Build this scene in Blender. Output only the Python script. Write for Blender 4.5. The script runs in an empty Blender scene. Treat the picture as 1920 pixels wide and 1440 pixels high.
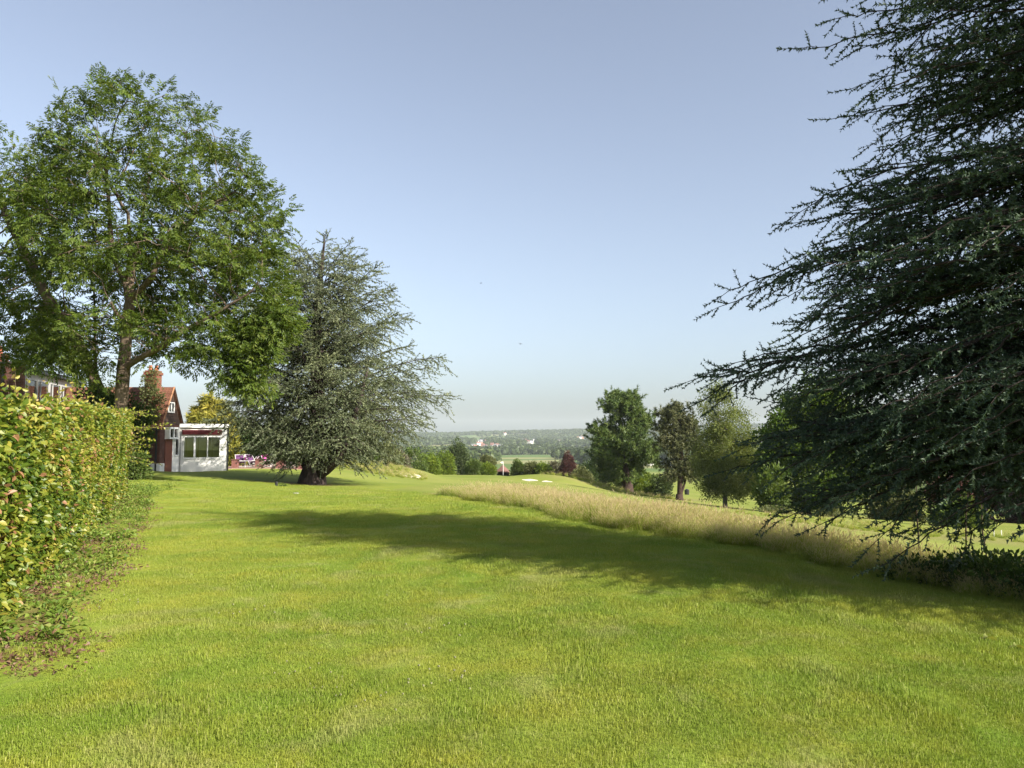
import bpy, math, random
import numpy as np
from math import radians, sin, cos, pi, sqrt, exp, log, atan2
from mathutils import Vector, Matrix

random.seed(7)
RNG = np.random.default_rng(11)
SC = bpy.context.scene
COL = SC.collection

# ------------------------------------------------------------------ camera
F, CX, CY, HV, EYE = 1443.0, 960.0, 720.0, 820.0, 1.6
PITCH = math.atan((HV - CY) / F)
cam_d = bpy.data.cameras.new("camera")
cam_d.sensor_fit = 'HORIZONTAL'
cam_d.sensor_width = 36.0
cam_d.lens = F / 1920.0 * 36.0
cam_d.clip_start = 0.05
cam_d.clip_end = 20000
cam = bpy.data.objects.new("camera", cam_d)
COL.objects.link(cam)
cam.location = (0, 0, EYE)
cam.rotation_euler = (pi / 2 + PITCH, 0, 0)
SC.camera = cam

# ------------------------------------------------------------------ light
SUN_EL = radians(32)
SUN_AZ = radians(90 + 36)          # clockwise from +Y (view direction): right and a little behind
S_DIR = Vector((sin(SUN_AZ) * cos(SUN_EL), cos(SUN_AZ) * cos(SUN_EL), sin(SUN_EL)))
world = bpy.data.worlds.new("World")
SC.world = world
world.use_nodes = True
wn = world.node_tree
for n in list(wn.nodes):
    wn.nodes.remove(n)
sky = wn.nodes.new('ShaderNodeTexSky')
sky.sky_type = 'NISHITA'
sky.sun_disc = False
sky.sun_elevation = SUN_EL
sky.sun_rotation = SUN_AZ
sky.altitude = 120
sky.air_density = 1.0
sky.dust_density = 2.7
sky.ozone_density = 4.0
bg = wn.nodes.new('ShaderNodeBackground')
bg.inputs['Strength'].default_value = 0.09
wo = wn.nodes.new('ShaderNodeOutputWorld')
hs = wn.nodes.new('ShaderNodeHueSaturation')      # a hazy summer sky is paler than clear air
hs.inputs['Saturation'].default_value = 0.64
wn.links.new(sky.outputs[0], hs.inputs['Color'])
wn.links.new(hs.outputs[0], bg.inputs[0])
wn.links.new(bg.outputs[0], wo.inputs[0])
sun_d = bpy.data.lights.new("sun", 'SUN')
sun_d.energy = 5.0
sun_d.angle = radians(0.55)
sun_d.color = (1.0, 0.93, 0.80)
sun = bpy.data.objects.new("sun", sun_d)
COL.objects.link(sun)
sun.rotation_euler = S_DIR.to_track_quat('Z', 'Y').to_euler()
sun.location = (40, -30, 60)
SC.view_settings.view_transform = 'Standard'
SC.view_settings.look = 'None'
SC.view_settings.exposure = 1.28
SC.view_settings.gamma = 1.0
SC.render.engine = 'CYCLES'
SC.cycles.use_denoising = True
SC.cycles.max_bounces = 7
SC.cycles.diffuse_bounces = 3
SC.cycles.glossy_bounces = 2
SC.cycles.transmission_bounces = 5
SC.cycles.transparent_max_bounces = 8
SC.cycles.volume_bounces = 1
SC.cycles.caustics_reflective = False
SC.cycles.caustics_refractive = False

# ------------------------------------------------------------------ pixel <-> place
def ray(u, v):
    xc, yc = (u - CX) / F, (CY - v) / F
    return np.array([xc, cos(PITCH) - sin(PITCH) * yc, sin(PITCH) + cos(PITCH) * yc])

def at(u, v, y):
    d = ray(u, v)
    return np.array([0, 0, EYE]) + d * (y / d[1])

# ------------------------------------------------------------------ value noise
_PERM = np.random.default_rng(5).random((256, 256))
def vnoise(x, y):
    xi, yi = np.floor(x).astype(int), np.floor(y).astype(int)
    fx, fy = x - xi, y - yi
    fx, fy = fx * fx * (3 - 2 * fx), fy * fy * (3 - 2 * fy)
    g = lambda a, b: _PERM[a % 256, b % 256]
    return (g(xi, yi) * (1 - fx) * (1 - fy) + g(xi + 1, yi) * fx * (1 - fy)
            + g(xi, yi + 1) * (1 - fx) * fy + g(xi + 1, yi + 1) * fx * fy)
def fbm(x, y, o=4):
    s, a, t = 0, 0.5, 0
    for k in range(o):
        s = s + a * vnoise(x * 2 ** k + 17.3 * k, y * 2 ** k - 9.1 * k); t += a; a *= 0.5
    return s / t

# ------------------------------------------------------------------ terrain height
CTRL = []
for x in (-14, -8, -3, 0, 3, 7):
    for y in (-1, 3, 7, 11):
        if not (x == 7 and y > 5): CTRL.append((x, y, 0.0))
CTRL += [(-16, 20, .1), (-21, 30, .05), (-9, 17, 0), (12, 4, -.1), (14, 9, -.35), (3, -8, 0), (-6, -8, 0), (9, -6, 0)]
PXC = [(235, 930, 21), (520, 975, 15), (960, 962, 16), (585, 908, 38), (338, 885, 47), (428, 883.5, 47),
 (262, 882, 44), (150, 884, 44), (30, 884, 42), (500, 878, 52), (560, 876.5, 54), (640, 882, 60), (720, 897, 56), (790, 901, 65), (700, 884, 72),
 (820, 931, 24), (820, 912, 40), (820, 900, 70), (820, 893.5, 100), (820, 890.5, 118), (720, 889, 105), (943, 891.5, 117), (943, 899, 90),
 (943, 909, 60), (943, 925, 33), (1100, 985, 14.5), (1100, 937, 40), (1100, 923, 62), (1100, 913, 95), (1060, 905, 97), (1000, 903.5, 97),
 (1175, 926, 105), (1275, 938, 95), (1200, 935, 60), (1360, 951, 80), (1300, 955, 45), (1300, 984, 24), (1500, 985, 32), (1500, 966, 60),
 (1600, 977, 48), (1700, 995, 42), (1850, 1003, 38), (1910, 1012, 36), (1700, 1045, 18), (1900, 1080, 12), (2300, 1080, 20), (2300, 1020, 45),
 (1600, 955, 110), (1600, 940, 160), (1900, 962, 110), (1240, 907, 200), (1290, 925, 140), (1220, 887, 400), (1380, 936, 115),
 (820, 905, 150), (943, 904, 150), (1060, 905, 140), (500, 881, 85), (300, 887, 85), (100, 890, 85), (-300, 890, 60),
 (300, 895, 250), (800, 897, 250), (1100, 906, 250), (1600, 920, 250)]
for u in (0, 600, 1100, 1600, 2000):
    PXC += [(u, 880, 600), (u, 861, 1000), (u, 845, 1600), (u, 833, 2400)]
for u, v1, v2 in ((0, 824, 820), (400, 824, 821), (800, 823.5, 818.5), (950, 822, 815), (1100, 819, 810), (1300, 816, 803), (1500, 811, 798), (2000, 806, 792)):
    PXC += [(u, v1, 3300), (u, v2, 4200), (u, v2 + 9, 5300), (u, v2 + 18, 7500)]
for u, v, y in PXC:
    CTRL.append(tuple(at(u, v, y)))
CTRL = np.array(CTRL)
def _dom(x, y):
    r = np.hypot(x, y)
    th = np.clip(np.arctan2(x, y), -1.05, 1.05)
    w = np.minimum(1, r / 3.0)
    return np.stack([th * 2.6 * w, np.log(r + 5.0) * 1.35], -1)
def _tps_k(d2):
    return d2 * np.log(d2 + 1e-9)
_P = _dom(CTRL[:, 0], CTRL[:, 1])
_n = len(_P)
_K = _tps_k(((_P[:, None] - _P[None]) ** 2).sum(-1)) + np.eye(_n) * 2e-3
_Q = np.hstack([np.ones((_n, 1)), _P])
# slope-of-sight values keep near and far points in balance
_W = np.hypot(CTRL[:, 0], CTRL[:, 1]) + 8.0
_A = np.block([[_K, _Q], [_Q.T, np.zeros((3, 3))]])
_c = np.linalg.solve(_A, np.concatenate([CTRL[:, 2] / _W, np.zeros(3)]))
MOUNDS = []   # x, y, height, radius across, radius along view
def _mound(u, v, y, h, rx, ry):
    p = at(u, v, y); MOUNDS.append((p[0], p[1], h, rx, ry))
_mound(985, 897, 101, .40, 3.2, 2.6)
_mound(1032, 897, 101, .45, 4.2, 2.8)
_mound(1075, 903, 102, .5, 5.0, 2.6)
_mound(1120, 908, 104, .45, 5.5, 2.8)
_mound(772, 890, 71, .5, 2.6, 2.0)
_mound(700, 884, 69, .55, 6.0, 3.5)
def ground(x, y):
    x = np.asarray(x, float); y = np.asarray(y, float)
    sh = x.shape
    x, y = x.ravel(), y.ravel()
    out = np.empty(len(x))
    for i in range(0, len(x), 20000):
        xx, yy = x[i:i + 20000], y[i:i + 20000]
        d = _dom(xx, yy)
        k = _tps_k(((d[:, None] - _P[None]) ** 2).sum(-1))
        z = (k @ _c[:_n] + _c[_n] + d @ _c[_n + 1:]) * (np.hypot(xx, yy) + 8.0)
        th = np.abs(np.arctan2(xx, yy))
        w = np.clip((th - 1.15) / 0.9, 0, 1); w = w * w * (3 - 2 * w)
        z = z * (1 - w)
        for mx, my, h, rx, ry in MOUNDS:
            z = z + h * np.exp(-((xx - mx) / rx) ** 2 - ((yy - my) / ry) ** 2)
        r = np.hypot(xx, yy)
        z = z + (fbm(xx * .55, yy * .55, 3) - .5) * .05 * np.clip(r / 8, .3, 1) * (r < 300)
        far = np.clip((r - 500) / 900, 0, 1)
        z = z + far * (fbm(xx / 420., yy / 420., 4) - .5) * 26 * np.clip((5200 - r) / 1500, .2, 1)
        out[i:i + 20000] = z
    return out.reshape(sh)
def gz(x, y):
    return float(ground(np.array([x]), np.array([y]))[0])

# ------------------------------------------------------------------ geometry collector
class Geo:
    def __init__(self):
        self.V, self.Fc, self.R, self.T, self.M, self.n = [], [], [], [], [], 0
    def add(self, v, f, rnd=0.5, t=0.0, mat=0):
        v = np.asarray(v, float).reshape(-1, 3); f = np.asarray(f, int).reshape(-1, 3)
        self.V.append(v); self.Fc.append(f + self.n); self.n += len(v)
        self.R.append(np.broadcast_to(np.asarray(rnd, float), (len(v),)).copy())
        self.T.append(np.broadcast_to(np.asarray(t, float), (len(v),)).copy())
        self.M.append(np.full(len(f), mat))
        return self
    def quad(self, a, b, c, d, **k):
        return self.add([a, b, c, d], [[0, 1, 2], [0, 2, 3]], **k)
    def box(self, lo, hi, rot=0.0, piv=None, **k):
        lo, hi = np.minimum(lo, hi), np.maximum(lo, hi)
        v = np.array([[(hi if i & 1 else lo)[0], (hi if i & 2 else lo)[1], (hi if i & 4 else lo)[2]] for i in range(8)], float)
        if rot:
            p = np.array(piv if piv is not None else (lo + hi) / 2, float)
            c, s = cos(rot), sin(rot)
            q = v - p
            v = p + np.stack([q[:, 0] * c - q[:, 1] * s, q[:, 0] * s + q[:, 1] * c, q[:, 2]], -1)
        q = [(0, 2, 3, 1), (4, 5, 7, 6), (0, 1, 5, 4), (2, 6, 7, 3), (0, 4, 6, 2), (1, 3, 7, 5)]
        f = [t for a, b, c, d in q for t in ((a, b, c), (a, c, d))]
        return self.add(v, f, **k)
    def tube(self, pts, rad, k=8, cap=True, **kw):
        pts = np.asarray(pts, float); n = len(pts)
        rad = np.broadcast_to(np.asarray(rad, float), (n,))
        tan = np.gradient(pts, axis=0); tan /= np.linalg.norm(tan, axis=1, keepdims=True) + 1e-9
        ref = np.array([0.31, 0.95, 0.05])
        a = np.cross(tan, ref); a /= np.linalg.norm(a, axis=1, keepdims=True) + 1e-9
        b = np.cross(tan, a)
        ang = np.arange(k) * 2 * pi / k
        ring = pts[:, None] + rad[:, None, None] * (a[:, None] * np.cos(ang)[None, :, None] + b[:, None] * np.sin(ang)[None, :, None])
        v = ring.reshape(-1, 3)
        i, j = np.meshgrid(np.arange(n - 1), np.arange(k), indexing='ij')
        p0, p1 = i * k + j, i * k + (j + 1) % k
        f = np.concatenate([np.stack([p0, p1, p1 + k], -1).reshape(-1, 3), np.stack([p0, p1 + k, p0 + k], -1).reshape(-1, 3)])
        if cap:
            v = np.vstack([v, pts[0], pts[-1]])
            j = np.arange(k)
            f = np.concatenate([f, np.stack([np.full(k, n * k), (j + 1) % k, j], -1),
                                np.stack([np.full(k, n * k + 1), (n - 1) * k + j, (n - 1) * k + (j + 1) % k], -1)])
        return self.add(v, f, **kw)
    def segs(self, p0, p1, r0, r1, k=4, **kw):
        p0, p1 = np.asarray(p0, float), np.asarray(p1, float)
        if len(p0) == 0: return self
        d = p1 - p0; d /= np.linalg.norm(d, axis=1, keepdims=True) + 1e-9
        ref = np.where(np.abs(d[:, 2:3]) > .9, [[1., 0, 0]], [[0, 0, 1.]])
        a = np.cross(d, ref); a /= np.linalg.norm(a, axis=1, keepdims=True) + 1e-9
        b = np.cross(d, a)
        ang = np.arange(k) * 2 * pi / k
        o = a[:, None] * np.cos(ang)[None, :, None] + b[:, None] * np.sin(ang)[None, :, None]
        v = np.concatenate([p0[:, None] + o * np.asarray(r0)[:, None, None], p1[:, None] + o * np.asarray(r1)[:, None, None]], 1)
        j = np.arange(k)
        f1 = np.concatenate([np.stack([j, (j + 1) % k, (j + 1) % k + k], -1), np.stack([j, (j + 1) % k + k, j + k], -1)])
        f = (np.arange(len(p0)) * 2 * k)[:, None, None] + f1[None]
        return self.add(v.reshape(-1, 3), f.reshape(-1, 3), **kw)
    def scatter(self, tv, tf, M, T, rnd, t=None, mat=0):
        tv = np.asarray(tv, float); tf = np.asarray(tf, int)
        N, V = len(T), len(tv)
        if N == 0: return self
        v = np.einsum('nij,vj->nvi', M, tv) + T[:, None]
        f = (np.arange(N) * V)[:, None, None] + tf[None]
        tt = np.tile(t, N) if t is not None else 0.0
        return self.add(v.reshape(-1, 3), f.reshape(-1, 3), rnd=np.repeat(rnd, V), t=tt, mat=mat)
    def build(self, name, mats, parent=None, smooth=False, local=None):
        v = np.concatenate(self.V); f = np.concatenate(self.Fc)
        if local is not None: v = v - np.asarray(local)
        me = bpy.data.meshes.new(name)
        me.vertices.add(len(v)); me.vertices.foreach_set('co', v.astype(np.float32).ravel())
        me.loops.add(len(f) * 3); me.loops.foreach_set('vertex_index', f.astype(np.int32).ravel())
        me.polygons.add(len(f))
        me.polygons.foreach_set('loop_start', (np.arange(len(f)) * 3).astype(np.int32))
        me.polygons.foreach_set('material_index', np.concatenate(self.M).astype(np.int32))
        me.polygons.foreach_set('use_smooth', np.full(len(f), bool(smooth)))
        for nm, arr in (('rnd', self.R), ('t', self.T)):
            a = me.attributes.new(nm, 'FLOAT', 'POINT')
            a.data.foreach_set('value', np.concatenate(arr).astype(np.float32))
        me.update(calc_edges=True)
        for m in (mats if isinstance(mats, (list, tuple)) else [mats]):
            me.materials.append(m)
        o = bpy.data.objects.new(name, me)
        COL.objects.link(o)
        if local is not None and parent is None: o.location = local
        if parent is not None: o.parent = parent
        return o

def tag(o, label=None, cat=None, group=None, kind=None):
    if label: o['label'] = label
    if cat: o['category'] = cat
    if group: o['group'] = group
    if kind: o['kind'] = kind
    return o
def thing(name, label, cat, loc=(0, 0, 0), group=None):
    o = bpy.data.objects.new(name, None)
    o.empty_display_size = .3
    COL.objects.link(o); o.location = [float(c) for c in loc]
    return tag(o, label, cat, group)
def copy_tree(o, parent=None):
    c = o.copy(); COL.objects.link(c); c.parent = parent
    for ch in list(o.children): copy_tree(ch, c)
    return c

# ------------------------------------------------------------------ materials
def mat_new(name):
    m = bpy.data.materials.new(name); m.use_nodes = True
    nt = m.node_tree
    for n in list(nt.nodes): nt.nodes.remove(n)
    out = nt.nodes.new('ShaderNodeOutputMaterial')
    return m, nt, out
def nd(nt, typ, **kw):
    n = nt.nodes.new(typ)
    for k, v in kw.items():
        if k in n.inputs: n.inputs[k].default_value = v
        else: setattr(n, k, v)
    return n
def ramp(nt, fac, stops, interp='LINEAR'):
    r = nt.nodes.new('ShaderNodeValToRGB'); r.color_ramp.interpolation = interp
    e = r.color_ramp.elements
    while len(e) < len(stops): e.new(0.5)
    for el, (p, c) in zip(e, stops):
        el.position = p; el.color = (*c, 1) if len(c) == 3 else c
    nt.links.new(fac, r.inputs[0]); return r.outputs[0]
def noise(nt, scale, detail=4, rough=.55, vec=None, stretch=None, dist=0):
    n = nt.nodes.new('ShaderNodeTexNoise'); n.inputs['Scale'].default_value = scale
    n.inputs['Detail'].default_value = detail; n.inputs['Roughness'].default_value = rough
    n.inputs['Distortion'].default_value = dist
    g = nt.nodes.new('ShaderNodeNewGeometry').outputs['Position'] if vec is None else vec
    if stretch:
        mp = nt.nodes.new('ShaderNodeMapping'); mp.inputs['Scale'].default_value = stretch
        nt.links.new(g, mp.inputs[0]); g = mp.outputs[0]
    nt.links.new(g, n.inputs['Vector']); return n.outputs['Fac']
def mixc(nt, fac, a, b, mode='MIX'):
    m = nt.nodes.new('ShaderNodeMix'); m.data_type = 'RGBA'; m.blend_type = mode
    for s, val in (('Factor', fac), ('A', a), ('B', b)):
        soc = [i for i in m.inputs if i.name == s and (i.type == 'RGBA' if s != 'Factor' else i.type == 'VALUE')][0]
        if hasattr(val, 'is_output') or hasattr(val, 'links'): nt.links.new(val, soc)
        else: soc.default_value = (*val, 1) if isinstance(val, (tuple, list)) and len(val) == 3 else val
    return [o for o in m.outputs if o.type == 'RGBA'][0]
def attr(nt, name):
    a = nt.nodes.new('ShaderNodeAttribute'); a.attribute_name = name
    return a.outputs['Fac']
def math_n(nt, op, a, b=0.0):
    m = nt.nodes.new('ShaderNodeMath'); m.operation = op
    for i, v in enumerate((a, b)):
        if hasattr(v, 'links'): nt.links.new(v, m.inputs[i])
        else: m.inputs[i].default_value = v
    return m.outputs[0]
def bump(nt, h, strength=.4, dist=.02):
    b = nt.nodes.new('ShaderNodeBump'); b.inputs['Strength'].default_value = strength; b.inputs['Distance'].default_value = dist
    nt.links.new(h, b.inputs['Height']); return b.outputs[0]
def plain(name, c1, c2=None, scale=6, rough=.7, spec=.3, bmp=0, metal=0, stretch=None, bdist=.01):
    m, nt, out = mat_new(name)
    p = nd(nt, 'ShaderNodeBsdfPrincipled', Roughness=rough, Metallic=metal)
    p.inputs['Specular IOR Level'].default_value = spec
    f = noise(nt, scale, 6, .6, stretch=stretch)
    c = ramp(nt, f, [(.3, c1), (.7, c2 or tuple(x * .8 for x in c1))])
    nt.links.new(c, p.inputs['Base Color'])
    if bmp: nt.links.new(bump(nt, f, bmp, bdist), p.inputs['Normal'])
    nt.links.new(p.outputs[0], out.inputs[0])
    return m
def leaf_mat(name, stops, transl=.35, rough=.5, spec=.25, nscale=.35, namt=.5, tint=(.6, .62, .5)):
    """leaf colour by leaf (rnd) with slow colour drift over the plant"""
    m, nt, out = mat_new(name)
    c = ramp(nt, attr(nt, 'rnd'), stops)
    f = noise(nt, nscale, 3, .6)
    f2 = ramp(nt, f, [(.38, (0, 0, 0)), (.62, (1, 1, 1))])
    ff = math_n(nt, 'MULTIPLY', f2, namt)
    c2 = mixc(nt, 1.0, c, tint, 'MULTIPLY')
    c = mixc(nt, ff, c, c2)
    p = nd(nt, 'ShaderNodeBsdfPrincipled', Roughness=rough)
    p.inputs['Specular IOR Level'].default_value = spec
    nt.links.new(c, p.inputs['Base Color'])
    t = nd(nt, 'ShaderNodeBsdfTranslucent')
    ct = mixc(nt, 1.0, c, (1.25, 1.2, .55), 'MULTIPLY')
    nt.links.new(ct, t.inputs['Color'])
    mx = nd(nt, 'ShaderNodeMixShader'); mx.inputs[0].default_value = transl
    nt.links.new(p.outputs[0], mx.inputs[1]); nt.links.new(t.outputs[0], mx.inputs[2])
    nt.links.new(mx.outputs[0], out.inputs[0])
    return m

def bark_mat(name, c1, c2, scale=9):
    return plain(name, c1, c2, scale=scale, rough=.9, spec=.1, bmp=.8, stretch=(1, 1, .22), bdist=.03)

def lawn_colour(nt, g1, g2, dry, dryamt):
    """green that drifts over the ground, with bleached and worn spots"""
    a = noise(nt, .32, 4, .6); b = noise(nt, 1.7, 5, .65); d = noise(nt, .9, 6, .7, dist=.6)
    c = mixc(nt, ramp(nt, a, [(.36, (0, 0, 0)), (.66, (1, 1, 1))]), g1, g2)
    c = mixc(nt, math_n(nt, 'MULTIPLY', ramp(nt, b, [(.42, (0, 0, 0)), (.66, (1, 1, 1))]), .55), c, tuple(x * y for x, y in zip(g2, (1.25, 1.0, .95))))
    st = noise(nt, 1.0, 3, .6, stretch=(.12, 1.5, 1))
    c = mixc(nt, math_n(nt, 'MULTIPLY', ramp(nt, st, [(.45, (0, 0, 0)), (.6, (1, 1, 1))]), .30), c, tuple(x * .78 for x in g1))
    dm = ramp(nt, d, [(.53, (0, 0, 0)), (.68, (1, 1, 1))])
    c = mixc(nt, math_n(nt, 'MULTIPLY', dm, dryamt * .8), c, dry)
    return c

# ground ------------------------------------------------------------
G1, G2, DRY = (.150, .232, .024), (.268, .312, .048), (.33, .305, .140)
def ground_material():
    m, nt, out = mat_new('grassy_ground')
    lawn = lawn_colour(nt, G1, G2, DRY, .6)
    fine = noise(nt, 26, 5, .7); fine2 = noise(nt, 5, 5, .7)
    lawn = mixc(nt, ramp(nt, fine, [(.3, (.55, .55, .55)), (.7, (0, 0, 0))]), lawn, (.05, .085, .012))
    rough = mixc(nt, ramp(nt, fine2, [(.35, (0, 0, 0)), (.65, (1, 1, 1))]), (.22, .18, .075), (.15, .16, .045))
    fair = mixc(nt, ramp(nt, noise(nt, .11, 4), [(.4, (0, 0, 0)), (.6, (1, 1, 1))]), (.15, .185, .030), (.20, .215, .050))
    soil = mixc(nt, ramp(nt, noise(nt, 14, 5, .7), [(.42, (0, 0, 0)), (.6, (1, 1, 1))]), (.055, .034, .020), (.17, .10, .055))
    valley = mixc(nt, ramp(nt, noise(nt, .0042, 2, .4), [(.47, (0, 0, 0)), (.53, (1, 1, 1))]), (.085, .13, .035), (.20, .20, .085))
    c = mixc(nt, attr(nt, 'fair'), lawn, fair)
    c = mixc(nt, attr(nt, 'rough'), c, rough)
    c = mixc(nt, attr(nt, 'valley'), c, valley)
    sm = math_n(nt, 'MULTIPLY', attr(nt, 'soil'), ramp(nt, noise(nt, 1.6, 5, .7), [(.40, (0, 0, 0)), (.56, (1, 1, 1))]))
    c = mixc(nt, sm, c, soil)
    p = nd(nt, 'ShaderNodeBsdfPrincipled', Roughness=.9); p.inputs['Specular IOR Level'].default_value = .1
    nt.links.new(c, p.inputs['Base Color'])
    nt.links.new(bump(nt, noise(nt, 9, 7, .75), .55, .05), p.inputs['Normal'])
    nt.links.new(p.outputs[0], out.inputs[0])
    return m

HEDGE_A, HEDGE_B = np.array([-2.55, 2.4]), np.array([-10.45, 21.0])   # foot of the hedge's lawn side
def hedge_dist(x, y):
    d = HEDGE_B - HEDGE_A; L = np.linalg.norm(d); d = d / L
    s = (x - HEDGE_A[0]) * d[0] + (y - HEDGE_A[1]) * d[1]
    w = (x - HEDGE_A[0]) * d[1] - (y - HEDGE_A[1]) * d[0]
    return s / L, w
STRIP = [(812, 931, 24.5), (860, 938, 22.6), (900, 946, 20.2), (1000, 966, 16.4), (1100, 981, 14.6), (1200, 993, 13.6), (1300, 1004, 12.7), (1400, 1022, 11.6),
         (1500, 1042, 10.6), (1600, 1058, 9.9), (1700, 1074, 9.3), (1800, 1090, 8.8), (1920, 1108, 8.3), (2150, 1150, 7.2)]
STRIP_XY = np.array([at(*p)[:2] for p in STRIP])
def strip_pos(s, w):
    """s along the front edge 0..1, w metres behind it"""
    seg = np.hypot(*np.diff(STRIP_XY, axis=0).T); cum = np.concatenate([[0], np.cumsum(seg)])
    a = s * cum[-1]
    x, y = np.interp(a, cum, STRIP_XY[:, 0]), np.interp(a, cum, STRIP_XY[:, 1])
    e = .4
    tx = np.interp(a + e, cum, STRIP_XY[:, 0]) - np.interp(a - e, cum, STRIP_XY[:, 0])
    ty = np.interp(a + e, cum, STRIP_XY[:, 1]) - np.interp(a - e, cum, STRIP_XY[:, 1])
    l = np.hypot(tx, ty) + 1e-9
    return x - ty / l * w, y + tx / l * w
def strip_back(x, y):
    """metres behind the front edge of the long grass (negative on the lawn side)"""
    best = np.full(x.shape, 1e9); sg = np.zeros(x.shape)
    for a, b in zip(STRIP_XY[:-1], STRIP_XY[1:]):
        d = b - a; L2 = (d ** 2).sum()
        t = np.clip(((x - a[0]) * d[0] + (y - a[1]) * d[1]) / L2, 0, 1)
        dx, dy = x - a[0] - t * d[0], y - a[1] - t * d[1]
        dd = np.hypot(dx, dy); cr = d[0] * dy - d[1] * dx
        k = dd < best; best = np.where(k, dd, best); sg = np.where(k, np.sign(cr), sg)
    return best * sg

def build_ground():
    th = np.concatenate([np.arange(-180, -42, 5.0), np.arange(-42, 42, .37), np.arange(42, 180, 5.0)])
    th = np.radians(th)
    rr = np.concatenate([[0.4, 1.0, 1.8], np.exp(np.arange(log(2.6), log(6500), .031))])
    R, TH = np.meshgrid(rr, th, indexing='ij')
    x, y = R * np.sin(TH), R * np.cos(TH)
    z = ground(x, y)
    nr, na = x.shape
    v = np.stack([x, y, z], -1).reshape(-1, 3)
    i, j = np.meshgrid(np.arange(nr - 1), np.arange(na), indexing='ij')
    a, b = i * na + j, i * na + (j + 1) % na
    f = np.concatenate([np.stack([a, a + na, b + na], -1).reshape(-1, 3), np.stack([a, b + na, b], -1).reshape(-1, 3)])
    g = Geo(); g.add(v, f)
    # close the hole at the camera's feet
    g.add(np.vstack([v[:na], [[0, 0, gz(0, .01)]]]), [[na, k, (k + 1) % na] for k in range(na)])
    o = g.build('ground', ground_material(), smooth=True)
    me = o.data
    X, Y, Rr = x.ravel(), y.ravel(), R.ravel()
    px = CX + F * X / np.maximum(Y, .1)
    fr = np.clip((Rr - 30) / 30, 0, 1) * np.clip((420 - Rr) / 100, 0, 1)
    sb = strip_back(X, Y)
    fair = np.clip(np.maximum(fr, np.clip((sb - 2.5) / 2, 0, 1) * (Y > 2) * (X > -5)), 0, 1) * (Rr < 500)
    rough = np.zeros_like(X)
    def blob(u, v, yy, rx, ry, amt=1.0):
        p = at(u, v, yy)
        k = amt * np.clip(1.6 - np.hypot((X - p[0]) / rx, (Y - p[1]) / ry) * 1.6, 0, 1)
        np.maximum(rough, k, out=rough)
    blob(700, 886, 68, 7, 6, .9)
    for k in range(9):
        blob(1030 + 28 * k, 900 + 3.6 * k, 104 - .8 * k, 4.5, 4.0, 1.0)
    blob(1270, 932, 103, 5, 5); blob(1420, 990, 22, 5, 4, .6); blob(1750, 1015, 34, 8, 5, .7); blob(1300, 965, 38, 8, 5, .55)
    rough = np.maximum(rough, np.clip(sb / .4, 0, 1) * np.clip((4.4 - sb) / 1.2, 0, 1) * .8)
    rough *= .55 + .9 * fbm(X * .35, Y * .35, 3)
    s, w = hedge_dist(X, Y)
    soil = np.clip((.75 - np.abs(w - .0)) / .7, 0, 1) * np.clip((Y - 4.6) / 1.5, 0, 1) * (s < 1.03)
    p = at(585, 908, 38)
    soil = np.maximum(soil, np.clip(1.5 - np.hypot((X - p[0]) / 1.9, (Y - p[1] + .3) / 1.6), 0, 1))
    valley = np.clip((Rr - 330) / 200, 0, 1)
    for nm, arr in (('fair', fair), ('rough', np.clip(rough, 0, 1)), ('soil', soil), ('valley', valley)):
        at_ = me.attributes.new(nm, 'FLOAT', 'POINT')
        full = np.zeros(len(me.vertices)); full[:len(arr)] = arr
        full[len(arr):] = 0
        at_.data.foreach_set('value', full.astype(np.float32))
    return tag(o, kind='structure')
build_ground()

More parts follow.
